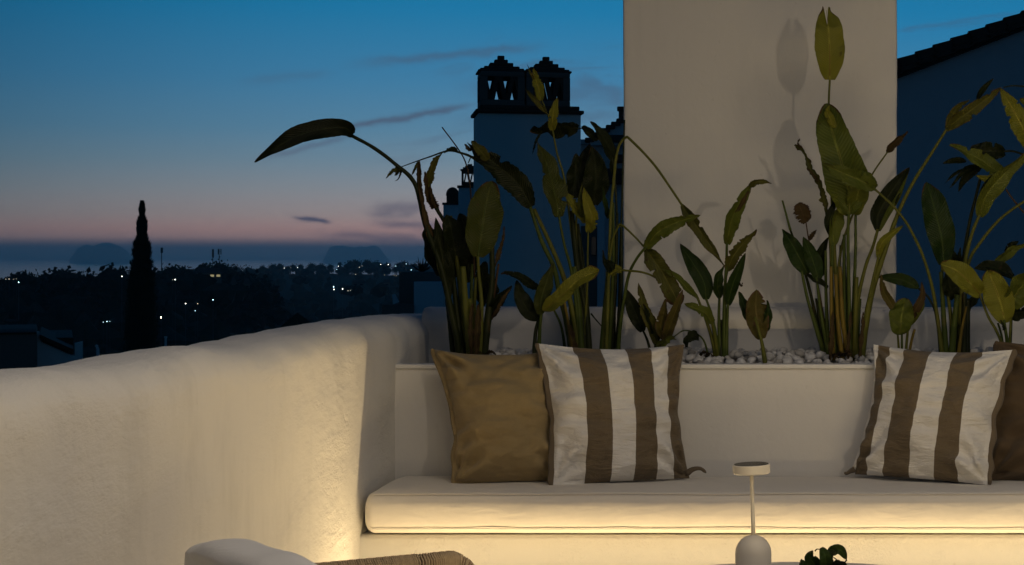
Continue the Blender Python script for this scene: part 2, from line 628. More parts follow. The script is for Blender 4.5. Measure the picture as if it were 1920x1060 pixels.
def m_emit(name, col, st):
    def f(N, out):
        e = N.n('ShaderNodeEmission')
        e.inputs[0].default_value = (*col, 1)
        e.inputs[1].default_value = st
        N.t.links.new(e.outputs[0], out.inputs[0])
    return mat(name, f)

# ================================================================== far land, sea and haze
SEA = -40.0


def ground_h(px, d):
    """height of the land d metres out, on the line of sight at column px"""
    left = interp(d, [0, 40, 120, 300, 480, 620, 900, 1500, 3000], [-6.5, -6.8, -14, -24, -11, -14, -32, -44, -60])
    midl = interp(d, [0, 40, 120, 300, 580, 760, 1000, 1500, 3000], [-6.5, -6.8, -14, -26, -8.5, -18, -34, -44, -60])
    far = interp(d, [0, 40, 120, 300, 700, 1100, 1600, 2100, 3000], [-6.5, -6.8, -14, -26, -30, -24, -12.5, -44, -60])
    a = min(1, max(0, (px - 200) / 110))
    a = a * a * (3 - 2 * a)
    b = min(1, max(0, (px - 410) / 90))
    b = b * b * (3 - 2 * b)
    h = (left * (1 - a) + midl * a) * (1 - b) + far * b
    return h + .8 * noise.noise(Vector((px * .02, d * .01, 0))) * min(1, d / 100)


def m_land(N, out):
    g = N.n('ShaderNodeNewGeometry').outputs['Position']
    nz = N.noise(g, .06, 6, .6)
    c = N.mix(nz, (.012, .018, .008), (.032, .030, .018))
    pbsdf(N, out, c, .95, bump(N, nz, .5, .5), 0, .1)


M_LAND = mat('scrub_land', m_land)
mb = MB()
angs = [math.degrees(math.atan((px - CX) / FPX)) for px in range(-260, 2000, 22)]
angs = [-180 + i * 12 for i in range(13)] + angs + [12 + i * 12 for i in range(15)]
angs = sorted(set(angs))
rads = [.5, 9, 20, 40, 60, 85, 120, 160, 210, 260, 300, 350, 400, 450, 480, 520, 560, 590, 630, 700, 780, 900, 1000, 1100, 1200, 1320, 1450, 1550, 1600, 1660, 1760, 1900, 2100, 2400, 3000]
rows = []
for r in rads:
    row = []
    for a in angs:
        ar = math.radians(a)
        if abs(a) < 60:
            px = CX + FPX * math.tan(ar)
        else:
            px = -2000 if a < 0 else 3000
        dd = r * math.cos(ar) if abs(a) < 60 else r
        row.append((r * math.sin(ar), r * math.cos(ar), ground_h(px, max(.1, dd))))
    rows.append(row)
mb.grid(rows)
tag(obj('ground', mb, M_LAND), 'dark wooded hillside falling away from the terrace to the bay', 'hillside', kind='structure')


def m_sea(N, out):
    g = N.n('ShaderNodeNewGeometry').outputs['Position']
    nz = N.noise(N.scale(g, (1, 1, 1)), .02, 4, .6)
    pbsdf(N, out, (.05, .09, .12), .10, bump(N, nz, .03, 3.0), 0, .5)


mb = MB()
R = 25000
mb.add([(-R, -R, SEA), (R, -R, SEA), (R, R, SEA), (-R, R, SEA)], [(0, 1, 2, 3)])
tag(obj('sea', mb, mat('sea_water', m_sea)), 'calm grey blue sea beyond the wooded coast', 'sea', kind='structure')

M_ROCK = m_plain('far_rock', (.26, .26, .26), .95, .2, .004)


def mountain(pts, d, depth, label):
    mb = MB()
    n = 60
    xs = [p[0] for p in pts]
    rows = []
    for k in range(13):
        t = k / 12
        prof = math.sin(math.pi * t) ** .8
        row = []
        for i in range(n + 1):
            px = xs[0] + (xs[-1] - xs[0]) * i / n
            y = 488 - (488 - interp(px, xs, [p[1] for p in pts])) * .90
            q = P(px, y, d + (t - .5) * depth)
            nz = 1 + .10 * noise.noise(Vector((px * .09, t * 4, d))) * (1 if k != 6 else .4)
            q.z = SEA - 3 + (q.z - SEA + 3) * prof * nz
            row.append(q)
        rows.append(row)
    mb.grid(rows)
    tag(obj('mountain', mb, M_ROCK), label, 'mountain', kind='structure')


mountain([(130, 488), (139, 474), (146, 463), (156, 457.5), (164, 455), (171, 458), (176, 459), (182, 455), (190, 452.5), (202, 452), (212, 453.5), (222, 458), (232, 464), (241, 472), (250, 488)], 13500, 1800,
         'hazy double peaked mountain on the horizon beside the cypress')
mountain([(606, 488), (613, 473), (618, 461), (626, 458.5), (640, 458), (652, 459.5), (664, 462), (676, 460), (690, 460.5), (698, 458), (704, 457.5), (712, 462), (719, 474), (730, 488)], 13500, 1800,
         'hazy flat topped rock on the horizon above the far shore')

HAZE_TOP = 114.0
bm_ = MB().box(-25500, 25500, -25500, 25500, SEA - 24, HAZE_TOP)


def m_haze(N, out):
    v = N.n('ShaderNodeVolumePrincipled')
    v.inputs['Color'].default_value = (.90, .95, 1, 1)
    v.inputs['Density'].default_value = 1.15e-4
    v.inputs['Anisotropy'].default_value = .72
    N.t.links.new(v.outputs[0], out.inputs['Volume'])


M_HAZE = mat('evening_haze', m_haze)
M_HAZE.cycles.homogeneous_volume = True
tag(obj('haze', bm_, M_HAZE, smooth=False), 'thin evening haze over the bay and the wooded coast', 'haze', kind='stuff')

# ------------------------------------------------------------------ trees
M_FOL = m_plain('tree_foliage', (.018, .026, .010), .9, .5, .8, .0)
M_BARK = m_plain('tree_bark', (.06, .045, .035), .95, .3, 3)


def crown_mb(R, H, z0, n, seed, leaf, shape='round'):
    """foliage: loose leaf clumps through the crown's volume over a few irregular inner masses"""
    r = random.Random(seed)
    mb = MB()
    lobes = []
    for i in range(7):
        a = r.uniform(0, 6.28)
        rr = R * r.uniform(.15, .6)
        lobes.append((Vector((rr * math.cos(a), rr * math.sin(a), z0 + H * r.uniform(.2, .8))), R * r.uniform(.32, .52)))
    for i, (c, q) in enumerate(lobes):
        mb.blob(c, q, q, q * .8, 1, .5, 2.5, seed + i)
    for i in range(n):
        c, q = r.choice(lobes)
        v = Vector((r.gauss(0, 1), r.gauss(0, 1), r.gauss(0, .8))).normalized() * q * r.uniform(.85, 1.35)
        p = c + v
        a = Vector((r.gauss(0, 1), r.gauss(0, 1), r.gauss(0, 1))).normalized() * leaf * r.uniform(.6, 1.3)
        b = a.cross(Vector((r.gauss(0, 1), r.gauss(0, 1), r.gauss(0, 1)))).normalized() * leaf * r.uniform(.35, .7)
        mb.add([p - a, p + b, p + a, p - b], [(0, 1, 2, 3)])
    return mb


protos = []
for k in range(5):
    R = [3.2, 4.2, 2.4, 3.6, 2.0][k]
    H = [5.0, 5.5, 6.5, 4.2, 7.5][k]
    t = thing('far_tree', (0, 0, 0), 'dark round crowned tree on the far ridge against the sea', 'tree', 'trees along the far ridges')
    tr = MB().tube([(0, 0, -2.5), (.1, 0, 0), (0, .1, H * .5), (.05, 0, H * .8)], [.35, .28, .2, .08], 6)
    obj('trunk', tr, M_BARK, t)
    obj('crown', crown_mb(R, H, 1.2, 420, 40 + k, .42), M_FOL, t, smooth=False)
    protos.append(t)
used = [False] * 5
ORD = ['', 'first', 'second', 'third', 'fourth', 'fifth', 'sixth', 'seventh', 'eighth', 'ninth', 'tenth', 'eleventh', 'twelfth', 'thirteenth', 'fourteenth', 'fifteenth', 'sixteenth', 'seventeenth', 'eighteenth', 'nineteenth', 'twentieth', 'twenty-first', 'twenty-second', 'twenty-third', 'twenty-fourth']
TREE_N = {'left': 0, 'knoll': 0, 'far': 0}


def far_tree(px, top, d, k, sc=None, label=None):
    x = (px - CX) * d / FPX
    g = ground_h(px, d)
    topz = EYE + (CY - top) * d / FPX
    H = [6.4, 6.9, 7.7, 5.6, 8.7][k]
    s = max(.45, (topz - g) / H) if sc is None else sc
    s = min(s, 2.4)
    loc = (x, d, topz - H * s)
    lab = label
    if not lab:
        where = 'left' if px < 245 else 'knoll' if d < 900 else 'far'
        TREE_N[where] += 1
        nth = ORD[TREE_N[where]]
        lab = {'left': '%s smaller dark tree from the left edge along the left ridge', 'knoll': '%s smaller tree right of the cypress along the knoll', 'far': '%s tree from the knoll along the far blue ridge'}[where] % nth
    if not used[k]:
        used[k] = True
        o = protos[k]
        o.location, o.rotation_euler, o.scale = loc, (0, 0, px), (s, s, s)
        if lab:
            o['label'] = lab
    else:
        o = dup(protos[k], loc, px * 1.7, s, lab)
    return o


# trees that stand out along the ridges (column, height of their top, distance)
for px, top, d, k, lab in (
        (8, 513, 480, 2, None), (24, 508, 480, 4, None), (40, 511, 500, 0, None), (62, 508, 470, 1, None), (80, 508, 500, 3, None), (100, 506, 480, 0, None),
        (122, 501, 460, 1, 'tallest round tree on the left ridge between the dark house and the cypress'), (140, 507, 500, 3, None), (158, 503, 470, 2, None),
        (176, 510, 500, 0, None), (188, 505, 480, 4, None), (206, 508, 500, 3, None), (222, 502, 470, 1, None), (236, 496, 430, 1, 'dark bushy tree just left of the tall cypress'),
        (296, 499, 520, 3, None), (312, 496, 540, 1, 'round tree standing under the single mast beside the cypress'), (326, 503, 560, 0, None), (343, 499, 580, 0, None), (358, 501, 580, 3, None), (368, 497, 590, 3, None),
        (381, 490, 560, 4, 'narrow tall tree on the knoll left of the twin masts'), (396, 497, 600, 3, None), (409, 495, 590, 0, None), (421, 489.5, 590, 1, 'broad dark tree on the knoll right of the twin masts'), (436, 503, 590, 0, None), (455, 509, 560, 1, None), (474, 514, 520, 3, None), (494, 518, 500, 0, None),
        (446, 497, 1560, 1, None), (470, 498, 1560, 3, None), (494, 497, 1600, 0, None), (512, 494.5, 1550, 1, None), (528, 494, 1600, 1, None), (545, 495, 1580, 3, None), (562, 495, 1600, 0, None), (581, 493, 1560, 1, None),
        (600, 494, 1600, 3, None), (618, 495, 1580, 0, None), (635, 490, 1550, 4, 'slim tree sticking up from the far blue ridge'), (658, 488, 1540, 1, None), (672, 486.5, 1580, 1, None), (694, 486.5, 1560, 1, 'tallest tree clump on the far blue ridge under the flat rock'),
        (709, 489, 1600, 3, None), (726, 492, 1560, 0, None), (744, 492, 1600, 1, None), (760, 489, 1580, 1, None), (775, 492, 1560, 3, None), (800, 492, 1580, 0, None), (820, 491, 1600, 1, None)):
    far_tree(px, top, d, k, None, lab)

# the tall cypress, its top rising well over the horizon
D = 120
t = thing('cypress_tree', P(265, 700, D), 'tall black cypress with a ragged stepped tip rising over the horizon', 'tree')
ys = [376, 382, 386, 391, 396, 402, 405, 409, 415, 423, 432, 440, 447, 452, 455, 463, 472, 481, 486, 489, 494, 500, 506, 511, 520, 560, 620, 700]
ws = [1.0, 3, 6, 7.5, 10, 7.5, 6.5, 11, 16, 18, 17, 16, 20, 22, 29, 31, 34, 34, 31, 37, 39, 40, 41, 47, 49, 56, 62, 60]
px_m = D / FPX
core, fol = MB(), MB()
r_ = random.Random(5)
rows = []
yy = 378.0
while yy < 700:
    w = interp(yy, ys, ws) * (1 + .07 * noise.noise(Vector((0, 0, yy * .21))))
    c = P(266.5 - (yy - 380) * .006 + 1.2 * noise.noise(Vector((3, 1, yy * .12))), yy, D)
    rows.append([c + Vector((math.cos(a), math.sin(a), 0)) * (w * .44 * px_m * (1 + .22 * noise.noise(Vector((math.cos(a) * 2, math.sin(a) * 2, yy * .13))))) for a in [i * math.pi / 10 for i in range(20)]])
    yy += 2.0 if yy < 530 else 12
core.grid(rows, close_u=True)
for i in range(8500):
    y = 380 + 320 * r_.random() ** 1.45
    w = interp(y, ys, ws) * .5 * px_m
    a = r_.uniform(0, 6.283)
    k = r_.uniform(.80, 1.08)
    c = P(266.5 - (y - 380) * .006, y, D) + Vector((math.cos(a) * w * k, math.sin(a) * w * k, 0))
    s = r_.uniform(.04, .12)
    up = Vector((math.cos(a) * .6, math.sin(a) * .6, 1)).normalized() * s * 1.7
    sd = Vector((-math.sin(a), math.cos(a), 0)) * s * .6
    fol.add([c - sd, c + sd, c + up], [(0, 1, 2)])
fol.add([P(266.4, 384, D), P(267.4, 384, D), P(266, 375.5, D)], [(0, 1, 2)])
obj('trunk', MB().tube([P(265, 840, D), P(265, 690, D), P(266, 520, D)], [.5, .4, .15], 8), M_BARK, t)
cr = obj('crown', core, M_FOL, t)
o = obj('foliage', fol, M_FOL, cr, smooth=False)
o['kind'] = 'stuff'

# ------------------------------------------------------------------ masts on the knoll
M_MAST = m_plain('galvanised_steel', (.12, .12, .13), .6, .1, 3, metal=.3)
for px, top, d, lab, k in ((303, 464.5, 560, 'single slim phone mast on the ridge beside the cypress', 0), (399, 467.5, 640, 'left mast of the pair on the knoll, with slim panels', 1),
                           (411, 467, 640, 'right mast of the pair on the knoll, with a wide head', 2)):
    g = Vector(((px - CX) * d / FPX, d, ground_h(px, d)))
    t = thing('phone_mast', g, lab, 'mast', 'phone masts on the knoll')
    tz = EYE + (CY - top) * d / FPX
    obj('pole', MB().tube([g, g + Vector((0, 0, (tz - g.z) * .6)), Vector((g.x, g.y, tz))], [.17, .13, .09], 6), M_MAST, t)
    spread = [.22, .22, .55][k]
    for j in range(3):
        a = j * 2.094 + .4
        c = Vector((g.x + math.cos(a) * spread, g.y + math.sin(a) * spread, tz - .9))
        obj('antenna_panel', MB().box(c.x - .13, c.x + .13, c.y - .1, c.y + .1, c.z - [.6, 1.6, .9][k], c.z + .9, .03), M_MAST, t)
        obj('bracket', MB().tube([(g.x, g.y, c.z), c], .05, 5), M_MAST, t)
    if k:
        for j in range(2):
            c = Vector((g.x + [.18, -.15][j], g.y - .15, tz - [2.6, 3.4][j]))
            obj('dish', MB().lathe([(0.01, 0), (.2, .06), (.26, .14)], 12, c, Matrix.Rotation(math.pi / 2, 4, 'X')), M_MAST, t)

# ------------------------------------------------------------------ street lamps and lit windows of the town
E_W = m_emit('lamp_white', (1.0, .93, .82), 9)
E_C = m_emit('lamp_cool', (.55, .9, 1.0), 7)
E_O = m_emit('lamp_warm', (1.0, .80, .58), 24)
E_D = m_emit('lamp_dim', (.90, .80, .60), 3)
LAMPS = [  # column, row, distance, globe size in pixels, lamp colour
    (302, 595.5, 150, 4.6, E_O, 'brightest lamp of the hillside, warm white, below the masts'), (35, 529.5, 420, 4.2, E_C, 'pale blue lamp at the left edge above the dark house'),
    (11, 523.5, 450, 2.0, E_D, 'first of four faint lights in a row at the left edge'), (17, 523.5, 450, 2.6, E_D, 'second and brightest of four faint lights in a row at the left edge'), (26, 523.5, 450, 1.4, E_D, 'third of four faint lights in a row at the left edge'), (31, 523.5, 450, 1.4, E_D, 'last of four faint lights in a row at the left edge'),
    (209.5, 511.5, 430, 4.0, E_W, 'bright white lamp left of the cypress, upper of two'), (228.5, 518.5, 400, 3.4, E_W, 'bright white lamp left of the cypress, lower of two'), (202, 520.5, 430, 2.6, E_D, 'dim lamp just left of the two white lamps beside the cypress'),
    (200.5, 603, 210, 3.2, E_C, 'blue lamp low on the slope above the white gabled house'), (193.5, 604.3, 210, 2, E_C, 'dim lamp just left of the low blue lamp on the slope'), (206, 603, 210, 1.6, E_C, 'dim lamp just right of the low blue lamp on the slope'),
    (328.5, 524.5, 330, 3.8, E_W, 'white lamp right of the cypress below the ridge'), (324, 525, 340, 1.6, E_D, 'faint light touching the white lamp right of the cypress'),
    (348, 569.5, 220, 4.0, E_W, 'white lamp in the middle of the dark slope'), (370.5, 569.5, 230, 2.2, E_D, 'small dim lamp between the white and blue lamps mid slope'), (399.5, 562.5, 230, 3.6, E_C, 'blue lamp in the middle of the dark slope'), (366, 583, 210, 2.2, E_C, 'faint bluish lamp below the white and blue lamps mid slope'),
    (533, 503, 1450, 2.6, E_W, 'left of three small lamps on the far ridge right of the masts'), (545, 502, 1450, 1.8, E_D, 'middle of three small lamps on the far ridge right of the masts'), (558, 502, 1450, 2.4, E_W, 'right of three small lamps on the far ridge right of the masts'),
    (625.5, 538, 700, 4.2, E_C, 'bright pair lamp below the far ridge, upper'), (626, 543, 690, 3.2, E_W, 'bright pair lamp below the far ridge, lower'), (642.5, 542, 700, 3.4, E_W, 'white lamp right of the bright pair below the far ridge'), (652.5, 545.5, 700, 2.2, E_D, 'dim lamp below and right of the bright pair'), (657, 545, 700, 1.6, E_D, 'faintest lamp at the right end below the bright pair'),
    (634.5, 499.5, 1400, 3.0, E_W, 'white lamp under the slim tree on the far ridge'), (631.5, 505.5, 1350, 2.0, E_C, 'dim bluish lamp just below the one under the slim tree'), (674, 501.5, 1400, 2.6, E_D, 'left dim lamp under the tallest far tree clump'), (679, 499, 1400, 2.2, E_D, 'right dim lamp under the tallest far tree clump'), (667, 515, 1200, 2.4, E_D, 'single dim lamp halfway down the blue slope'), (721, 516, 1150, 1.6, E_D, 'tiny lamp left of the lights beside the terraced house'),
    (714, 496, 1400, 2.6, E_W, 'small lamp left of the largest light on the far ridge'), (728, 496.5, 1380, 4.0, E_W, 'largest white light on the far ridge near the agave'), (742, 499, 1380, 2.4, E_C, 'dim bluish lamp right of the largest light on the far ridge'), (750.5, 511.5, 1150, 2.8, E_W, 'white lamp just above the corner of the terraced house'), (739, 516, 1150, 1.8, E_D, 'left of two tiny lamps beside the terraced house corner'), (743, 517, 1150, 2.0, E_D, 'right of two tiny lamps beside the terraced house corner'),
    (762, 495, 1400, 2.2, E_C, 'dim lamp on the far ridge left of the agave'), (771, 506.5, 1200, 3.4, E_C, 'pale blue light just left of the agave'), (749, 481.6, 9000, 1.4, E_W, 'ship light on the sea above the far shore'), (605.5, 475.8, 12000, 1.2, E_D, 'faint light out on the sea under the flat rock')]
lamp_mesh = {}
for px, y, d, s, m, lab in LAMPS:
    p = P(px, y, d)
    r = s * (.22 if d < 1000 else .17) * d / FPX
    if d > 3000:
        t = thing('ship', p - Vector((0, 0, p.z - SEA)), lab, 'ship')
        p.z = max(p.z, SEA + 4)
        obj('hull', MB().box(p.x - 22, p.x + 22, p.y - 4, p.y + 4, SEA - 1, SEA + 4, 1.0), M_MAST, t)
        obj('mast', MB().tube([(p.x, p.y, SEA + 4), (p.x, p.y, p.z)], .4, 5), M_MAST, t)
        obj('lantern', MB().blob(p, r, r, r, 1, 0), m, t)
        continue
    g = Vector((p.x, p.y, min(ground_h(px, d), p.z - 3)))
    t = thing('street_lamp', g, lab or 'small lamp shining among the dark trees of the coast', 'street lamp', 'street lamps scattered over the dark hillside')
    obj('pole', MB().tube([g, Vector((p.x, p.y, p.z - r * .9))], [min(.1, r * .5), min(.07, r * .4)], 5), M_MAST, t)
    obj('lamp_head', MB().blob(p, r, r, r, 1, 0), m, t)

M_DIMWALL = m_plain('dark_far_wall', (.16, .15, .14), .9, .2, 1)  # even dark wall tone, so the small houses barely show
E_WIN = m_emit('lit_window', (.95, .85, .45), .28)
M_FAR_GLASS = m_plain('dark_window_glass', (.02, .025, .03), .15, .1, 2, spec=.5)
HOUSE_TREES = []
for px, y, d, w, h, m, lit, lab in ((392, 517, 470, 44, 9, M_DIMWALL, 1, 'low villa with dim yellowish lit windows under the twin masts'), (438, 537, 420, 7, 9, M_DIMWALL, 0, 'small pale house half hidden by trees right of the lit villa'),
                                    (463, 537, 430, 10, 6, M_DIMWALL, 0, 'faint grey house among trees below the far ridge'), (672, 534, 720, 22, 5, M_DIMWALL, 0, 'long low pale house below the far ridge'),
                                    (725, 534, 720, 12, 6, M_DIMWALL, 0, 'small pale house below the far ridge left of the neighbour terraces'), (503, 515, 1000, 12, 4, M_DIMWALL, 0, 'pale house at the foot of the far blue ridge'),
                                    (571, 518, 1000, 14, 4, M_DIMWALL, 0, 'low pale house in the middle of the blue slope')):
    k = d / FPX
    c = P(px, y, d)
    t = thing('hill_house', (c.x, c.y, c.z - h * k), lab, 'house', 'small houses on the dark hillside')
    obj('wall', MB().box(c.x - w * k / 2, c.x + w * k / 2, d, d + 7, c.z - h * k / 2 - 1.2, c.z + h * k / 2), m, t)
    rf = MB()
    x0, x1, z0 = c.x - w * k / 2 - .3, c.x + w * k / 2 + .3, c.z + h * k / 2
    rf.add([(x0, d - .4, z0 + .01), (x1, d - .4, z0 + .01), (x1, d + 7.4, z0 + .01), (x0, d + 7.4, z0 + .01), (x0 + .5, d + 3.5, z0 + 1.3), (x1 - .5, d + 3.5, z0 + 1.3)],
           [(0, 1, 5, 4), (1, 2, 5), (2, 3, 4, 5), (3, 0, 4), (3, 2, 1, 0)])
    obj('roof', rf, M_TILE, t)
    t.rotation_euler = (0, 0, -math.atan2(c.x, d))
    for j in range(5):
        a_ = rnd.uniform(-.7, .7)
        HOUSE_TREES.append((c.x + a_ * w * k + (-1) ** j * .2 * w * k, d - rnd.uniform(4, 12), c.z - h * k * .5 - 1.5, rnd.uniform(1.8, 3.2)))
    n = max(1, int(w / 9))
    for i in range(n):
        xx = c.x - w * k / 2 + w * k * (i + .5) / n
        ww = min(.55, w * k / n * .3)
        o = obj('window', MB().box(xx - ww, xx + ww, d - .05, d + .1, c.z - .25 * h * k, c.z + .2 * h * k), E_WIN if lit and i in (2, 3, 4) else M_FAR_GLASS, t)

# the wooded slopes that read as one dark mass
mb = MB()
for i in range(1500):
    px = rnd.uniform(-60, 900)
    u = rnd.random()
    d = 70 * (1900 / 70) ** u
    if px < 430 and d > 640:
        d = rnd.uniform(90, 600)
    g = ground_h(px, d)
    R = rnd.uniform(2.0, 4.2) * (1 if d < 900 else 1.25)
    hgt = rnd.uniform(.75, 1.15) * R
    lim = EYE - (513 - CY if px < 430 else 499 - CY) * d / FPX      # keep below the ridge trees
    c = Vector(((px - CX) * d / FPX, d, min(g + R * .9, lim - hgt)))
    mb.blob(c, R, R, hgt, 2 if d < 300 else 1, .55, 2.2, i)
for i, (x, y, z, r) in enumerate(HOUSE_TREES):
    mb.blob((x, y, z), r, r, r * .9, 1, .55, 2.2, i)
tag(obj('wooded_slope', mb, M_FOL, smooth=False), 'dark mass of trees covering the slopes below the terrace', 'woods', kind='stuff')


# ================================================================== neighbouring houses
# ---- big chimney with twin tiled caps
D = 36.0
PXM = D / FPX
M_CHIM = m_stucco('chimney_limewash', (.88, .86, .82), .6, .5, .3, .22)
c0 = P(993, 200, D)
rot = math.radians(14.5)
t = thing('twin_chimney', (c0.x, D, -6), 'wide white chimney stack with two dark latticed brick caps', 'chimney')


def cbox(mb, x0, x1, y0, y1, d0, d1, bev=.0):
    """box of the big chimney: columns and rows as seen, depth in metres behind its front"""
    a, b = (x0 - 993) * PXM, (x1 - 993) * PXM
    z1, z0 = EYE + (CY - y0) * PXM, EYE + (CY - y1) * PXM
    return mb.box(c0.x + a, c0.x + b, D + d0, D + d1, z0, z1, bev, 2, rot, (c0.x, D, 0))


def cpt(x, y, dd):
    v = Vector(((x - 993) * PXM, dd, 0))
    v = Matrix.Rotation(rot, 3, 'Z') @ v
    return Vector((c0.x + v.x, D + v.y, EYE + (CY - y) * PXM))


SW = 1.03          # widths grow a little since the stack is turned
mb = cbox(MB(), 993 - 92 * SW, 993 + 93 * SW, 213, 1230, 0, 1.5, .03)
obj('stack', mb, M_CHIM, t)
obj('ledge', cbox(MB(), 893, 1094, 206.5, 213, -.09, 1.59, .02), M_TILE, t)
obj('ledge', cbox(MB(), 901, 1086, 198.5, 206.4, -.04, 1.54, .02), M_TILE, t)
for cxp in (945, 1030):
    W2 = 41
    d0, d1 = .22, 1.22
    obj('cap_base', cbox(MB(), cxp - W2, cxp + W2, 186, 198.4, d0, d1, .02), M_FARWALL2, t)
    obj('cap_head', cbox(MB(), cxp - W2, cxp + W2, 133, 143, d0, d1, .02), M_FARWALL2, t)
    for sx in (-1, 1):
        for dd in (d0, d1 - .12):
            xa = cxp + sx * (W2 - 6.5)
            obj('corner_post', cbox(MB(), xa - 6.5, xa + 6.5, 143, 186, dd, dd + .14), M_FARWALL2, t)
    for face in (d0 + .01, d1 - .08):
        for i in range(5):                                     # leaning tiles set zigzag in the openings
            xa = cxp - W2 + 12 + i * (2 * W2 - 24) / 4
            lean = 4.6 if i % 2 == 0 else -4.6
            p, q = cpt(xa - lean, 143, face), cpt(xa + lean, 186, face)
            s = MB()
            hw, dep = 4.3 * PXM, .09
            R3 = Matrix.Rotation(rot, 3, 'Z')
            ex, ey = R3 @ Vector((hw, 0, 0)), R3 @ Vector((0, dep, 0))
            s.add([p - ex, p + ex, p + ex + ey, p - ex + ey, q - ex, q + ex, q + ex + ey, q - ex + ey],
                  [(0, 1, 2, 3), (7, 6, 5, 4), (0, 4, 5, 1), (1, 5, 6, 2), (2, 6, 7, 3), (3, 7, 4, 0)])
            obj('lattice_tile', s, M_TILE, t)
    for sd in (-1, 1):                                          # side faces
        for i in range(4):
            dd = d0 + .2 + i * .2
            xa = cxp + sd * (W2 - 3)
            lean = .10 if i % 2 == 0 else -.10
            s = MB()
            p, q = cpt(xa, 143, dd - lean), cpt(xa, 186, dd + lean)
            R3 = Matrix.Rotation(rot, 3, 'Z')
            ex, ey = R3 @ Vector((.03, 0, 0)), R3 @ Vector((0, .055, 0))
            s.add([p - ex - ey, p + ex - ey, p + ex + ey, p - ex + ey, q - ex - ey, q + ex - ey, q + ex + ey, q - ex + ey],
                  [(0, 1, 2, 3), (7, 6, 5, 4), (0, 4, 5, 1), (1, 5, 6, 2), (2, 6, 7, 3), (3, 7, 4, 0)])
            obj('lattice_tile', s, M_TILE, t)
    for w, y0, y1 in ((45, 129, 133), (41, 126, 129), (33, 121.5, 126), (22, 114, 121.4), (12.5, 107, 113.9), (6.5, 99, 106.9)):
        dm = (d0 + d1) / 2
        hd = w * PXM
        obj('roof_course', cbox(MB(), cxp - w, cxp + w, y0, y1, dm - hd, dm + hd, .015), M_TILE, t)

# ---- house of the big chimney, seen between the chimney and the pillar
D2 = 46.0
k = D2 / FPX


def face(t):
    t.rotation_euler = (0, 0, -math.atan2(t.location.x, t.location.y))


t = thing('neighbour_house', P(1110, 600, D2), 'blue shaded white house with sloping tiled roof seen between chimney and pillar', 'house')
face(t)


def bx(x0, x1, y0, y1, d0, d1, d=None, bev=.0, mb=None):
    d = d or D2
    kk = d / FPX
    return (mb or MB()).box((x0 - CX) * kk, (x1 - CX) * kk, d + d0, d + d1, EYE + (CY - y1) * kk, EYE + (CY - y0) * kk, bev)


obj('wall', bx(1040, 1400, 262, 1000, 0, 6), M_FARWALL, t)
obj('roof_parapet', bx(1030, 1122, 262, 272, -.12, 6, bev=.03), M_FARWALL, t)
s = MB()
def pr(x, y, dd):
    q = P(x, y, D2)
    q.y += dd
    return q
s.add([pr(1106, 268, -.5), pr(1180, 222, -.5), pr(1420, 222, -.5), pr(1420, 274, -.5), pr(1106, 274, -.5),
       pr(1106, 268, 6.4), pr(1180, 222, 6.4), pr(1420, 222, 6.4), pr(1420, 274, 6.4), pr(1106, 274, 6.4)],
      [(0, 1, 2, 3, 4)[::-1], (5, 6, 7, 8, 9), (0, 5, 6, 1), (1, 6, 7, 2), (4, 3, 8, 9), (0, 4, 9, 5)])
obj('roof', s, M_FARWALL, t)
for i in range(8):                                               # tile ends along the sloping verge
    q = pr(1104 + i * 9.6, 265 - i * 6.0, -.62)
    obj('roof_tile', MB().box(q.x - .09, q.x + .13, q.y, q.y + 1.2, q.z - .05, q.z + .05, .03), M_TILE, t)
for x0, x1, y0, y1 in ((1136, 1180, 256, 270), (1128, 1180, 318, 346), (1150, 1170, 292, 306)):
    obj('eave', bx(x0, x1, y0, y1, -.7, -.02, bev=.04), M_TILE, t)
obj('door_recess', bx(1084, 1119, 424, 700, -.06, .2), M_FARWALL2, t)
obj('pilaster', bx(1119.5, 1134, 340, 700, -.22, 0, bev=.03), M_FARWALL, t)
obj('window', bx(1109, 1117, 445, 478, -.12, -.06), M_FAR_GLASS, t)
t = thing('roof_chimney', P(1170, 230, 49), 'small dark chimney peeping over the roof beside the pillar', 'chimney')
face(t)
obj('stack', bx(1160, 1190, 206, 240, 0, .6, 49), M_TILE, t)
obj('cap', bx(1157, 1193, 200, 206, -.06, .66, 49, .03), M_TILE, t)
obj('foot', bx(1155, 1195, 233, 240, -.09, .69, 49, .03), M_TILE, t)

# ---- smaller latticed chimney and domed chimney further left
D3 = 52.0
def tile_lattice(t, cxp, W2, y0, y1, d, dd, n):
    for i in range(n):
        xa = cxp - W2 + (2 * W2) * (i + .5) / n
        lean = W2 / n * .55 * (1 if i % 2 else -1)
        p, q = P(xa - lean, y0, d), P(xa + lean, y1, d)
        p.y += dd
        q.y += dd
        hw = W2 / n * .42 * d / FPX
        ex, ey = Vector((hw, 0, 0)), Vector((0, .06, 0))
        s = MB()
        s.add([p - ex, p + ex, p + ex + ey, p - ex + ey, q - ex, q + ex, q + ex + ey, q - ex + ey],
              [(0, 1, 2, 3), (7, 6, 5, 4), (0, 4, 5, 1), (1, 5, 6, 2), (2, 6, 7, 3), (3, 7, 4, 0)])
        obj('lattice_tile', s, M_TILE, t)


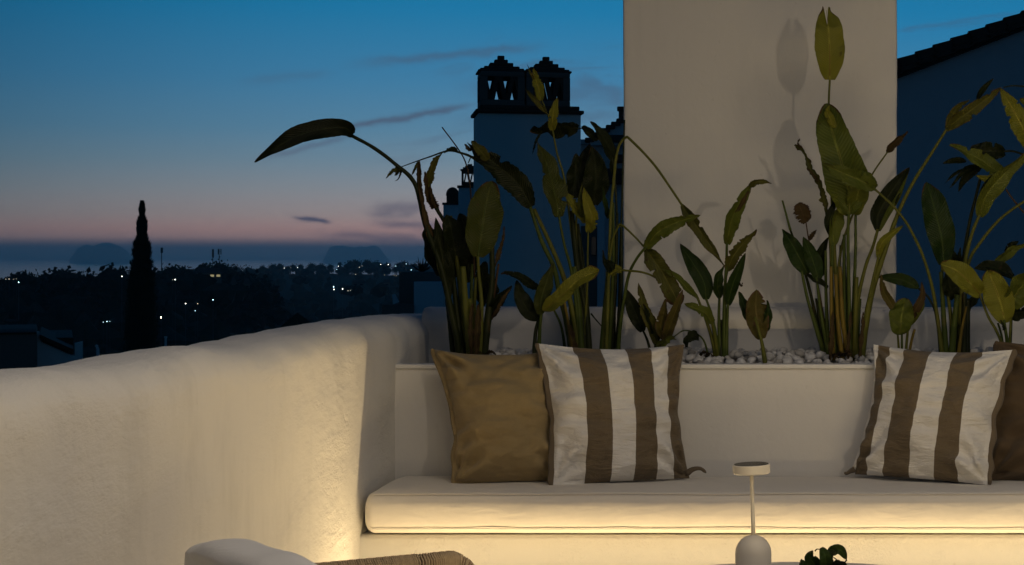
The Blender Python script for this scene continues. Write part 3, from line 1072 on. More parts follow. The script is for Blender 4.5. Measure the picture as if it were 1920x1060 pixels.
t = thing('latticed_chimney', P(880, 600, D3), 'smaller square chimney with a dark latticed cap left of the big stack', 'chimney')
face(t)
obj('stack', bx(860, 900, 352, 640, 0, .58, D3, .02), M_FARWALL, t)
obj('ledge', bx(857.5, 902.5, 348, 352, -.05, .63, D3, .01), M_TILE, t)
obj('cap_base', bx(865.5, 896.5, 341, 347.9, .06, .52, D3), M_TILE, t)
obj('cap_head', bx(865.5, 896.5, 320, 325, .06, .52, D3), M_TILE, t)
for x0 in (865.5, 892.5):
    for dd in (.06, .46):
        obj('corner_post', bx(x0, x0 + 4, 325, 341, dd, dd + .06, D3), M_TILE, t)
tile_lattice(t, 881, 11.5, 325, 341, D3, .07, 4)
tile_lattice(t, 881, 11.5, 325, 341, D3, .45, 4)
for w, y0, y1 in ((17.5, 317, 320), (13, 313.5, 317), (9, 310.5, 313.5), (4.5, 307, 310.5)):
    hd = w * D3 / FPX
    obj('roof_course', bx(881 - w, 881 + w, y0, y1, .29 - hd, .29 + hd, D3, .01), M_TILE, t)
t = thing('domed_chimney', P(845, 600, D3 + 1), 'squat chimney with a small dark dome left of the latticed chimney', 'chimney')
face(t)
obj('stack', bx(831.5, 861, 384, 640, .1, .55, D3 + 1, .01), M_FARWALL, t)
obj('ledge', bx(829.5, 862, 380, 384, .06, .6, D3 + 1, .01), M_TILE, t)
q = P(848.5, 380, D3 + 1)
obj('drum', MB().lathe([(.16, 0), (.165, .14), (.16, .19)], 20, (q.x, q.y + .32, q.z)), M_TILE, t)
obj('dome', MB().lathe([(.175, .19), (.172, .25), (.15, .33), (.10, .39), (.04, .42), (.002, .425)], 20, (q.x, q.y + .32, q.z)), M_TILE, t)

# ---- stepped roof terraces in front of the valley, with an agave
D4 = 60.0
t = thing('terrace_house', P(776, 640, D4), 'stepped flat roofed house in blue shade right of the dark valley', 'house')
face(t)
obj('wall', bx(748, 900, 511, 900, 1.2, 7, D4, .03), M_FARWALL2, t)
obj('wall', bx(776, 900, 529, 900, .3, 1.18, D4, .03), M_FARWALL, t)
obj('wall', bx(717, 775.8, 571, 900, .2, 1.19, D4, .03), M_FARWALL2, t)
s = MB()
a, b, c, d_ = P(736, 553, D4), P(742, 552, D4), P(749, 567, D4), P(738, 571, D4)
off = Vector((0, .3, 0))
lf = Vector((0, .25, 0))
s.add([a + lf, b + lf, c + lf, d_ + lf, a + lf + off, b + lf + off, c + lf + off, d_ + lf + off],
      [(3, 2, 1, 0), (4, 5, 6, 7), (0, 1, 5, 4), (1, 2, 6, 5), (2, 3, 7, 6), (3, 0, 4, 7)])
obj('stair_parapet', s, M_FARWALL, t)
t = thing('agave_plant', P(790, 512, D4 + 3), 'spiky agave on the flat roof left of the plants', 'agave')
M_AGAVE = m_plain('agave_leaf', (.03, .05, .035), .6, .3, 5)
base = P(791, 511, D4 + 3)
for i in range(17):
    a = i * 2.4
    el = math.radians(28 + (i * 37) % 55)
    L = (.42 + .12 * ((i * 7) % 4) / 3)
    dr = Vector((math.cos(a) * math.cos(el), math.sin(a) * math.cos(el), math.sin(el)))
    sd = dr.cross(Vector((0, 0, 1))).normalized() * .035
    up = sd.cross(dr).normalized() * .02
    s = MB()
    m_ = base + dr * L * .45
    s.add([base - sd * .8, base + sd * .8, m_ + sd - up, m_ - sd - up, base + dr * L + Vector((0, 0, .03)), m_ + up, base + up], [(0, 1, 2, 3), (3, 2, 4), (0, 3, 5, 6), (1, 6, 5, 2), (3, 4, 5), (2, 5, 4)])
    obj('leaf', s, M_AGAVE, t, smooth=False)

# ---- houses at the lower left
D5 = 42.0
t = thing('dark_house', P(70, 660, D5), 'dark flat walled house at the lower left edge', 'house')
face(t)
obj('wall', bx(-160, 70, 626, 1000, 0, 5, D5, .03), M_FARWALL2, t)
obj('parapet', bx(-163, 69, 622.5, 626, -.05, 5.05, D5, .02), M_TILE, t)
D6 = 43.0
t = thing('gabled_house', P(110, 680, D6), 'blue white gable wall with a stepped dark roof beside the dark house', 'house')
face(t)
kk = D6 / FPX
s = MB()
poly = [(71, 622), (76, 622), (78, 640), (132, 667), (138, 667), (138, 645), (152, 642), (152, 1000), (71, 1000)]
fr = [P(x, y, D6) for x, y in poly]
bk = [p + Vector((0, .35, 0)) for p in fr]
n = len(fr)
s.add(fr + bk, [tuple(range(n)), tuple(range(2 * n - 1, n - 1, -1))] + [(i, i + n, (i + 1) % n + n, (i + 1) % n) for i in range(n)])
obj('wall', s, M_CHIM, t, smooth=False)
for i in range(7):
    p, q = P(77 + i * 8.2, 634 + i * 4.1, D6), P(77 + (i + 1) * 8.2 + 1, 634 + (i + 1) * 4.1 + .4, D6)
    s = MB()
    ex = Vector((0, 5, 0))
    up = Vector((0, 0, .09))
    f0 = Vector((0, -.12, 0))
    s.add([p + f0, q + f0, q + f0 + up, p + f0 + up, p + ex, q + ex, q + ex + up, p + ex + up], [(0, 1, 2, 3), (7, 6, 5, 4), (3, 2, 6, 7), (1, 0, 4, 5), (0, 3, 7, 4), (2, 1, 5, 6)])
    obj('roof_tile', s, M_TILE, t, smooth=False)
obj('rear_wing', bx(79, 136, 640, 1000, 2, 7, D6), M_TILE, t)
t = thing('garden_post', P(182, 690, 38), 'slim pale post in the dark garden right of the gabled house', 'post')
obj('shaft', MB().tube([P(184.5, 700, 38), P(183.5, 655, 38), P(181.5, 650, 38)], [.03, .03, .025], 8), M_FARWALL, t)
obj('cap', MB().blob(P(181.3, 649, 38), .035, .035, .03, 1, 0), M_FARWALL, t)
t = thing('garden_pillar', P(310, 690, 40), 'slim pale garden pillar rising behind the terrace wall', 'post')
obj('shaft', bx(308.5, 311.5, 634, 720, 0, .04, 40), M_FARWALL, t)
obj('cap', bx(307.8, 312.2, 631, 634, -.01, .05, 40, .004), M_FARWALL, t)

# ---- house on the right, its gable facing the terrace
D7 = 40.0
kk = D7 / FPX
t = thing('gable_house', P(1900, 600, D7), 'blue shaded house gable with a dark tiled verge rising to the right', 'house')
y_at = lambda x: 148 - (x - 1683) * (148 - 57) / 237.0
s = MB()
fr = [P(1560, 1100, D7), P(1560, y_at(1560), D7), P(2300, y_at(2300), D7), P(2300, 1100, D7)]
bk = [p + Vector((0, 7, 0)) for p in fr]
s.add(fr + bk, [(3, 2, 1, 0), (4, 5, 6, 7), (0, 1, 5, 4), (2, 3, 7, 6), (1, 2, 6, 5)])
obj('wall', s, M_FARWALL, t, smooth=False)
sl = math.atan((148 - 57) / 237.0)


def slab(x0, x1, ya, th, d0, d1, tilt=0.0):
    """a piece lying along the roof slope between two columns; ya = its underside above the wall line, in rows"""
    p, q = P(x0, y_at(x0) - ya, D7), P(x1, y_at(x1) - ya - tilt, D7)
    up = Vector((-math.sin(sl), 0, math.cos(sl))) * th * kk
    a, b = Vector((0, d0, 0)), Vector((0, d1, 0))
    s = MB()
    s.add([p + a, q + a, q + a + up, p + a + up, p + b, q + b, q + b + up, p + b + up], [(0, 1, 2, 3), (7, 6, 5, 4), (3, 2, 6, 7), (1, 0, 4, 5), (0, 3, 7, 4), (2, 1, 5, 6)])
    return s


obj('verge_underside', slab(1540, 2300, 0.3, 12, -.16, 7), M_UNDERTILE, t, smooth=False)  # dark strip standing in for the underside of the overhanging tiles
for i in range(20):
    x0 = 1560 + i * 33
    obj('verge_tile', slab(x0 - 6, x0 + 33, 8.5, 8, -.30, -.02, -3.2), M_TILE, t, smooth=False)
    for r_i in range(1):
        obj('roof_tile', slab(x0 - 4, x0 + 33, 18, 17, -.26, 2.2, -4.5), M_TILE, t, smooth=False)
obj('roof', slab(1545, 2300, 12.6, 5, 0, 7), M_TILE, t, smooth=False)

# ================================================================== the terrace
mb = MB().box(-1.72, 4.2, -3, 6.69, -.25, 0)
tag(obj('terrace_floor', mb, M_FLOOR), 'clay coloured terrace floor below the bench', 'floor', kind='structure')

# ---- left parapet wall: thick, rounded, trowelled by hand
XI = -1.73
sil = [(-400, 740), (-150, 712), (0, 693), (70, 688), (150, 683), (240, 668), (300, 655), (330, 650), (410, 647), (480, 629), (560, 615), (640, 601), (700, 592), (740, 588.5), (800, 588), (860, 586)]
ds, hs = [], []
for x, y in sil:
    d = 1.86 * FPX / (CX - x)
    ds.append(d)
    hs.append(EYE - (y - CY) * d / FPX)
mb = MB()
rows = []
NL = 260
for i in range(NL + 1):
    y = .4 + (8.12 - .4) * i / NL
    top = interp(y, ds, hs) - .005
    th, r0 = .30, .095
    row = []
    prof = [(-1, 0.0), (-1, .3)]
    pts = []
    for j in range(14):                    # inner face, upwards
        pts.append((XI, -.02 + (top - r0) * j / 13.0))
    for j in range(1, 9):
        a = math.pi / 2 * j / 8
        pts.append((XI - r0 + r0 * math.cos(a), top - r0 + r0 * math.sin(a)))
    for j in range(1, 4):
        pts.append((XI - r0 - (th - 2 * r0) * j / 4, top + .004 * math.sin(j)))
    for j in range(0, 9):
        a = math.pi / 2 + math.pi / 2 * j / 8
        pts.append((XI - th + r0 + r0 * math.cos(a), top - r0 + r0 * math.sin(a)))
    for j in range(1, 6):
        pts.append((XI - th, (top - r0) * (1 - j / 5) - 7.0 * j / 5))
    for x, z in pts:
        lump = noise.noise(Vector((x * 3, y * 2.1, z * 3.0))) * .007 + noise.noise(Vector((x * 8, y * 6, z * 7))) * .005 + noise.noise(Vector((x * 20, y * 17, z * 19))) * .002
        k = min(1, max(0, (z - .5) / .4)) * .9 + .35
        if z > top - .13:
            lump += noise.noise(Vector((3.3, y * 5.5, x * 5))) * .004
        # the plaster thickens towards the bench corner
        row.append(Vector((x + lump * k * (1 if x > XI - .15 else -.5), y, z + (lump * .8 if z > top - .13 else 0))))
    rows.append(row)
mb.grid(rows)
n = len(rows[0])
mb.f.append(tuple(range(n))[::-1])
tag(obj('side_wall', mb, M_WALL, smooth=True), 'thick rounded hand plastered white wall glowing at the left', 'wall')

# ---- bench, planter and back parapet
def lumpy(mb, amp=.004, f=4):
    for v in mb.v:
        v += Vector((noise.noise(v * f), noise.noise(v * f + Vector((7, 0, 0))), noise.noise(v * f + Vector((0, 9, 0))))) * amp
    return mb


t = thing('bench', (-.1, 6.9, 0), 'built in plastered bench base under the long white cushion', 'bench')
obj('plinth', MB().box(-1.76, 2.6, 6.70, 7.28, -.02, .305, .015, 3), M_BENCH, t)
t = thing('planter', (-.1, 7.4, 0), 'long white masonry planter behind the bench, filled with pebbles', 'planter')
obj('front_wall', MB().box(-1.76, 2.6, 7.20, 7.262, .30, .842, .004, 2), M_SMOOTH, t)
obj('rim', MB().box(-1.735, 2.6, 7.192, 7.275, .8425, .858, .002, 2), M_RIM, t)
obj('soil', MB().box(-1.76, 2.6, 7.27, 7.76, .5, .80), M_SOIL, t)

# back parapet with its rounded coping
rows = []
for i in range(140):
    x = -1.76 + 5.2 * i / 139
    pts = [(7.77, .6), (7.768, .75), (7.765, .90), (7.765, .955), (7.762, .965), (7.758, .985), (7.758, 1.0), (7.764, 1.02), (7.778, 1.036), (7.80, 1.046), (7.84, 1.05), (7.92, 1.05), (8.0, 1.045), (8.05, 1.03), (8.07, 1.0), (8.07, .5), (8.07, -6)]
    rows.append([Vector((x, y + noise.noise(Vector((x * 3, y * 4, z * 4))) * .006, z + noise.noise(Vector((x * 2.3, 4, z))) * .004)) for y, z in pts])
mb = MB()
mb.grid(rows)
n = len(rows[0])
mb.f.append(tuple(range(n)))
tag(obj('back_wall', mb, M_PARAPET, smooth=True), 'low white parapet with rounded coping behind the planter', 'wall')

# ---- big white pillar
XL, XR = (1167.5 - CX) * 7.9 / FPX, (1681 - CX) * 7.9 / FPX
bm = bmesh.new()
bmesh.ops.create_cube(bm, size=1)
for v in bm.verts:
    v.co = Vector(((XL + XR) / 2 + v.co.x * (XR - XL), 8.2 + v.co.y * .6, 1.9 + v.co.z * 2.4))
bmesh.ops.bevel(bm, geom=bm.edges[:], offset=.012, segments=3, profile=.5, affect='EDGES')
bmesh.ops.subdivide_edges(bm, edges=[e for e in bm.edges if e.calc_length() > .3], cuts=40, use_grid_fill=True)
for v in bm.verts:
    nz = noise.noise(v.co * 2.2) * .004 + noise.noise(v.co * 9) * .0016
    v.co += Vector((nz, nz * 1.3, 0))
bm.verts.index_update()
mb = MB()
mb.add([v.co.copy() for v in bm.verts], [tuple(v.index for v in f.verts) for f in bm.faces])
bm.free()
tag(obj('chimney_pillar', mb, M_PILLAR, smooth=True), 'broad plain white plastered pillar rising behind the plants', 'pillar')

# ---- long seat cushion
XC0, XC1 = (683 - CX) * 6.665 / FPX, 2.5
YF, YB, ZB, ZT = 6.655, 7.192, .3145, .452


def cushion_ring(x, inset):
    r = .034
    y0, y1, z0, z1 = YF + inset, YB - inset * .3, ZB + inset * .8, ZT - inset * .8
    pts = []
    for cy_, cz_, a0 in ((y1 - r, z1 - r, 0), (y0 + r, z1 - r, 90), (y0 + r, z0 + r, 180), (y1 - r, z0 + r, 270)):
        for k in range(7):
            a = math.radians(a0 + 90 * k / 6)
            pts.append((cy_ + r * math.cos(a), cz_ + r * math.sin(a)))
        nxt = None
    out = []
    n = len(pts)
    dense = []
    for i in range(n):
        a, b = pts[i], pts[(i + 1) % n]
        m_ = 6 if i % 7 == 6 else 1
        for j in range(m_):
            dense.append((a[0] + (b[0] - a[0]) * j / m_, a[1] + (b[1] - a[1]) * j / m_))
    for y, z in dense:
        q = Vector((x, y, z))
        n1 = noise.noise(Vector((x * 2.2, y * 3, z * 5))) * .006 + noise.noise(Vector((x * 9, y * 9, z * 9))) * .0022
        ty = (y - y0) / (y1 - y0)
        if z > ZT - .03:
            q.z += .010 * math.sin(math.pi * min(1, max(0, ty))) + n1
            for xc, wd in ((-1.27, .20), (-.90, .22), (.22, .22), (.62, .24)):
                q.z -= .009 * math.exp(-((x - xc) / wd) ** 4 - ((y - 6.96) / .13) ** 2)
        if y < YF + .03:
            q.y += n1 - .010 * math.sin(math.pi * (z - ZB) / (ZT - ZB))
        out.append(q)
    return out


rows = []
for i in range(9):
    a = math.pi / 2 * i / 8
    rows.append(cushion_ring(XC0 + .035 * (1 - math.sin(a)) , .035 * (1 - math.cos(math.pi / 2 - a)) if i else .036))
# first rows close the end, then the long run
rows = [cushion_ring(XC0 + .035 * (1 - math.cos(math.pi / 2 * i / 8)), .035 * (1 - math.sin(math.pi / 2 * i / 8))) for i in range(9)]
for i in range(1, 231):
    rows.append(cushion_ring(XC0 + .035 + (XC1 - XC0 - .035) * i / 230, 0))
mb = MB()
mb.grid(rows, close_u=True)
n = len(rows[0])
mb.f.append(tuple(range(n)))
t = thing('seat_cushion', (-.1, 6.92, .312), 'long ecru bench cushion with piped edges, glowing along its lower front', 'cushion')
obj('cover', mb, M_CUSH, t, smooth=True)
for zz, yy in ((ZT - .0035, YF + .0075), (ZB + .018, YF + .0005)):
    pts = [Vector((XC0 + .02 + (XC1 - XC0 - .02) * i / 200, yy + noise.noise(Vector((i * .07, zz, 0))) * .002, zz + noise.noise(Vector((i * .05, 3, zz))) * .002)) for i in range(201)]
    for p in pts:
        if zz < .4:
            p.y += noise.noise(Vector((p.x * 2.2, YF * 3, zz * 5))) * .006 - .0065
        else:
            p.y += noise.noise(Vector((p.x * 2.2, YF * 3, zz * 5))) * .005
            p.z += noise.noise(Vector((p.x * 2.2, YF * 3, zz * 5))) * .004
    obj('piping', MB().tube(pts, .0019, 6), M_CUSH, t, smooth=True)


# ---- pillows
def pillow(name, label, corners, thick, m_cov, m_fl, flange=.012, seed=0, sag=.035, sides='LR', n=64, group=None):
    """corners: top left, top right, bottom right, bottom left in space"""
    TL, TR, BR, BL = [Vector(c) for c in corners]
    cen = (TL + TR + BR + BL) / 4
    nrm = ((TR - BL).cross(TL - BR)).normalized()
    if nrm.y > 0:
        nrm = -nrm
    t = thing(name, (cen.x, cen.y, min(BL.z, BR.z)), label, 'pillow', group)

    def base(u, v):
        p = (TL * (1 - u) + TR * u) * (1 - v) + (BL * (1 - u) + BR * u) * v
        # edges curve in between the pulled out corners
        su, sv = math.sin(math.pi * u), math.sin(math.pi * v)
        du = (TR - TL + BR - BL) * .5
        dv = (BL - TL + BR - TR) * .5
        wob = .016 * noise.noise(Vector((u * 7, v * 7, seed)))
        p = p + du * (sag + wob) * sv * (1 - 2 * u) ** 1 * (abs(1 - 2 * u) ** .6) + du * .022 * sv * su + dv * (sag * (.7 if v < .5 else .12)) * su * (1 - 2 * v) * (abs(1 - 2 * v) ** .6)
        return p

    def fold(u, v):
        h = 0
        for cu, cv, k in ((0, 0, 1), (1, 0, 2), (0, 1, 3), (1, 1, 4)):
            d = math.hypot(u - cu, v - cv)
            a = math.atan2(v - cv, u - cu)
            h += .017 * math.sin(a * 10 + seed + k) * math.exp(-((d - .2) / .16) ** 2)
        # puckers running in from the side seams
        e = min(u, 1 - u)
        h += .032 * noise.noise(Vector((u * 2.0, v * 12, seed + 3))) * math.exp(-(e / .30) ** 2)
        h += .026 * noise.noise(Vector((u * 3 + v * 2.2, v * 6 - u * 2, seed + 9)))
        h += .009 * noise.noise(Vector((u * 9, v * 16, seed + 5)))
        return h

    def side(sgn):
        rows, uvs = [], []
        for i in range(n + 1):
            v = i / n
            r, uu = [], []
            for j in range(n + 1):
                u = j / n
                prof = (max(0, 1 - abs(2 * u - 1) ** 2.2) * max(0, 1 - abs(2 * v - 1) ** 2.2)) ** .60
                edge = min(1, min(u, 1 - u, v, 1 - v) / .03)
                h = thick * prof + fold(u, v) * edge * (1 if sgn > 0 else .4)
                r.append(base(u, v) + nrm * (h if sgn > 0 else -h * .8 - .001))
                uu.append((u, v))
            rows.append(r)
            uvs.append(uu)
        return rows, uvs

    mb = MB()
    r, u = side(1)
    mb.grid(r, u)
    r, u = side(-1)
    mb.grid(r, u)
    cov = obj('cover', mb, m_cov, t, smooth=True)
    # stitched flange along the open sides
    for ue in [q for q, s_ in ((0.0, 'L'), (1.0, 'R')) if s_ in sides]:
        fl = MB()
        rows = []
        for i in range(61):
            v = i / 60
            p = base(ue, v)
            o_ = (p - base(.5 + (ue - .5) * .9, v)).normalized()
            end = min(1, min(v, 1 - v) / .04 + .35)
            wv = noise.noise(Vector((ue * 9, v * 11, seed + 2))) * .014
            f2 = flange * end * (1 + .5 * noise.noise(Vector((ue * 5, v * 8, seed))))
            w2 = o_ * (noise.noise(Vector((ue * 3, v * 6, seed + 4))) * .006)
            rows.append([p - o_ * .005 + nrm * .006, p + o_ * f2 * .6 + nrm * (.004 + wv) + w2, p + o_ * f2 + nrm * wv + w2, p + o_ * f2 * .6 + nrm * (-.004 + wv) + w2, p - o_ * .005 - nrm * .006])
        fl.grid(rows)
        obj('flange', fl, m_fl, t, smooth=True)
    return t


d_b, d_t = 6.98, 7.10
pillow('striped_pillow', 'taupe and white striped pillow leaning on the khaki pillow at left', (P(1007, 644, 7.04), P(1283, 646, 7.13), P(1293, 897, 7.02), P(1034, 912, 6.86)), .118, M_STR1, M_FLANGE, .016, 2, .058, 'L')
pillow('striped_pillow', 'taupe and white striped pillow at right, leaning on the dark brown one', (P(1638, 646, 7.15), P(1902, 656, 7.06), P(1855, 910, 6.85), P(1594, 889, 7.07)), .118, M_STR2, M_FLANGE, .016, 5, .058, 'R')
pillow('plain_pillow', 'plain khaki pillow at the left end of the bench', (P(811, 655, 7.10), P(1075, 652, 7.165), P(1070, 902, 6.99), P(851, 909, 6.94)), .145, M_KHAKI, M_KHAKI, .014, 8, .085, 'L')
pillow('plain_pillow', 'dark brown pillow at the right edge behind the striped one', (P(1868, 640, 7.16), P(2130, 655, 7.15), P(2120, 905, 6.98), P(1850, 900, 7.02)), .07, M_CHOC, M_CHOC, .010, 12, .03, 'L')
# tassel-like corner tips of the striped pillows
for pts, who in ((((1287, 888, 7.02), (1300, 880, 7.02), (1314, 879, 7.02), (1324, 887, 7.02)), 'striped_pillow'), (((1603, 880, 7.06), (1594, 884, 7.06), (1587, 888, 7.06), (1583, 886, 7.06)), 'striped_pillow.001')):
    mb = MB().tube(catmull([P(*q) for q in pts], 10), [.012, .0115, .010, .009, .008, .007, .0065, .006, .006, .002], 8)
    obj('corner_tip', mb, M_FLANGE, bpy.data.objects[who], smooth=True)

# ---- coffee table, lamp and pot
M_TABLE = m_plain('white_lacquer', (.60, .57, .53), .45, .03, 30)
M_LAMP = m_plain('matt_ivory_metal', (.60, .56, .50), .5, .03, 40)
M_LAMPTOP = m_plain('dark_lamp_glass', (.035, .032, .03), .25, .1, 40, spec=.5)
TZ, TX, TY, TR_ = .339, -.215, 5.30, .60
t = thing('coffee_table', (TX, TY, 0), 'round white coffee table in front of the bench', 'table')
obj('table_top', MB().lathe([(.001, TZ), (TR_ - .006, TZ), (TR_, TZ - .005), (TR_, TZ - .022), (TR_ - .006, TZ - .027), (.001, TZ - .027)], 96, (TX, TY, 0)), M_TABLE, t)
obj('pedestal', MB().lathe([(.09, TZ - .028), (.075, TZ - .06), (.07, .12), (.11, .05), (.24, .015), (.25, 0), (.001, 0)], 48, (TX, TY, 0)), M_TABLE, t)

LD = 5.5
lp = P(1412.5, 1100, LD)
R_ = Matrix.Rotation(math.radians(1.6), 3, 'Y') @ Matrix.Rotation(math.radians(-1.2), 3, 'X')
R_.invert()
t = thing('table_lamp', (lp.x, LD, TZ), 'slim white lamp with domed foot and flat disc head on the table', 'table lamp')
lo = Vector((lp.x, LD, TZ))
LPX = LD / FPX
zt = EYE + (CY - 1003) * LPX - TZ
dome = []
rb = 34 * LPX
zc = zt - rb * 1.02
dome = [(.001, .0005), (rb - .002, .0005), (rb, .003)] + [(rb, zc * i / 4) for i in range(1, 5)] + [(rb * math.cos(a), zc + rb * 1.02 * math.sin(a)) for a in [math.pi / 2 * i / 14 for i in range(1, 14)]] + [(.004, zt), (.001, zt)]
obj('foot', MB().lathe(dome, 48, lo), M_LAMP, t, smooth=True)
zh = EYE + (CY - 889) * LPX - TZ
stem = [R_ @ Vector((0, 0, z - zt)) + lo + Vector((0, 0, zt)) for z in (zt - .004, zt + .05, zt + .1, zh + .002)]
obj('stem', MB().tube(stem, [.0062, .0055, .0052, .0058], 14), M_LAMP, t, smooth=True)
rh, hh = 35 * LPX, 17.5 * LPX
top = stem[-1]
hd = obj('head', MB().lathe([(.001, 0), (rh - .004, 0), (rh, .003), (rh, hh - .0015), (rh - .0015, hh), (.001, hh)], 56, top, R_), M_LAMP, t)
obj('touch_plate', MB().lathe([(.001, hh + .0012), (rh - .0045, hh + .0012), (rh - .0038, hh + .0004), (rh - .0038, hh - .001)], 56, top, R_), M_LAMPTOP, hd)

pd = 5.42
pp = P(1546, 1100, pd)
t = thing('potted_plant', (pp.x, pd, TZ), 'small dark leafy plant standing on the round table', 'plant')
obj('pot', MB().lathe([(.001, TZ + .0005), (.026, TZ + .0005), (.030, TZ + .01), (.036, TZ + .06), (.034, TZ + .062), (.030, TZ + .055), (.001, TZ + .052)], 32, (pp.x, pd, 0)), M_LAMP, t)
TABLE_PLANT = (t, pp, pd)

# ---- lounge chair at the lower left
a35 = math.radians(35)
f_ = Vector((math.cos(a35), math.sin(a35), 0))
l_ = Vector((-math.sin(a35), math.cos(a35), 0))
C0 = Vector((-1.487, 4.17, -.014))                    # rear outer corner beside the wall
Wc, Dc = .70, .72
M_ROPE = m_plain('woven_rope', (.43, .32, .19), .9, .25, 120, .3, .002)
M_CFRAME = m_plain('chair_frame_teak', (.20, .12, .06), .6, .25, 30, .2, .002)
t = thing('lounge_chair', C0 + f_ * Dc / 2 - l_ * Wc / 2, 'rope backed lounge chair with a white back cushion, seen from behind', 'armchair')


def cp(u, v, z):
    """chair point: u forward from the back, v from its left side to its right, z up"""
    return C0 + f_ * u - l_ * v + Vector((0, 0, z))


# rail path of the barrel shell: front of the left arm, round the back, front of the right arm
def shell_path(n=180):
    key = [(.70, .05), (.66, .005), (.55, .0), (.30, .0), (.12, .01), (.03, .06), (.0, .18), (.0, .52), (.03, .64), (.12, .69), (.30, .70), (.55, .70), (.66, .695), (.70, .65)]
    return catmull([Vector((u, v, 0)) for u, v in key], n)


path = shell_path()
AR = .566
rail = []
for i, q in enumerate(path):
    s_ = min(i, len(path) - 1 - i) / len(path)
    z = AR - .07 * max(0, 1 - s_ / .045) ** 2
    rail.append(cp(q.x, q.y, z))
obj('rail', MB().tube(rail, .016, 10), M_CFRAME, t, smooth=True)
low = [cp(q.x * .96 + .01, .35 + (q.y - .35) * .95, .22) for q in path]
obj('lower_rail', MB().tube(low, .012, 8), M_CFRAME, t, smooth=True)
ropes = MB()
for i in range(0, 400):
    s_ = i / 399 * (len(path) - 1)
    i0 = min(int(s_), len(path) - 2)
    k = s_ - i0
    a = rail[i0].lerp(rail[i0 + 1], k)
    b = low[i0].lerp(low[i0 + 1], k)
    nx = (rail[i0 + 1] - rail[i0]).cross(Vector((0, 0, 1))).normalized()
    # loop over the rail, then hang down on the outside
    pts = [b - nx * .013, a - nx * .02 - Vector((0, 0, .02)), a - nx * .019 + Vector((0, 0, .007)), a + Vector((0, 0, .021)), a + nx * .019 + Vector((0, 0, .007)), a + nx * .02 - Vector((0, 0, .02)), b + nx * .013]
    ropes.tube(pts, .0026 * (1 + .15 * math.sin(i * 1.7)), 5, cap=False)
o = obj('rope_weave', ropes, M_ROPE, t, smooth=True)
o['kind'] = 'stuff'
for u, v in ((.06, .06), (.06, .64), (.62, .05), (.62, .65)):
    obj('leg', MB().tube([cp(u, v, .0), cp(u, v + (.01 if v < .3 else -.01), .25)], [.014, .019], 10), M_CFRAME, t, smooth=True)
obj('seat_deck', MB().box(.05, .66, .05, .65, .21, .235, .008, M=Matrix.Translation(C0) @ Matrix(((f_.x, -l_.x, 0, 0), (f_.y, -l_.y, 0, 0), (0, 0, 1, 0), (0, 0, 0, 1)))), M_CFRAME, t)


def soft_box(corner, eu, ev, ew, n=26, amp=.006, pw=3.4, seed=0):
    """a stuffed cushion: rounded block spanned by three edges"""
    c = corner + (eu + ev + ew) / 2
    bm = bmesh.new()
    bmesh.ops.create_cube(bm, size=2)
    bmesh.ops.subdivide_edges(bm, edges=bm.edges[:], cuts=n, use_grid_fill=True)
    mb = MB()
    vs = []
    for v in bm.verts:
        p = v.co
        k = (abs(p.x) ** pw + abs(p.y) ** pw + abs(p.z) ** pw) ** (1 / pw)
        q = p / k
        q = q.lerp(p, .35)
        w = c + eu * q.x / 2 + ev * q.y / 2 + ew * q.z / 2
        nr = (eu.normalized() * q.x + ev.normalized() * q.y + ew.normalized() * q.z)
        w += nr * amp * (noise.noise(w * 6 + Vector((seed, 0, 0))) + .5 * noise.noise(w * 14))
        vs.append(w)
    bm.verts.index_update()
    mb.add(vs, [tuple(v.index for v in f.verts) for f in bm.faces])
    bm.free()
    return mb


obj('seat_pad', soft_box(cp(.08, .06, .24), f_ * .58, -l_ * .58, Vector((0, 0, .13)), 20), M_CHAIRCUSH, t, smooth=True)
lean = (Vector((0, 0, .37)) - f_ * .075)
obj('back_cushion', soft_box(cp(.065, .028, .315), f_ * .17, -l_ * .62, lean, 26, .010, 3.3, 3), M_CHAIRCUSH, t, smooth=True)

# ================================================================== plants in the planter
M_RIBS = {k: STALK[{'k': 'k', 'g': 'g', 'o': 'o', 'y': 'y', 'd': 'o', 'm': 'g', 'b': 'b', 'p': 'o'}[k]] for k in LEAF}
CAMP = Vector((0, 0, EYE))


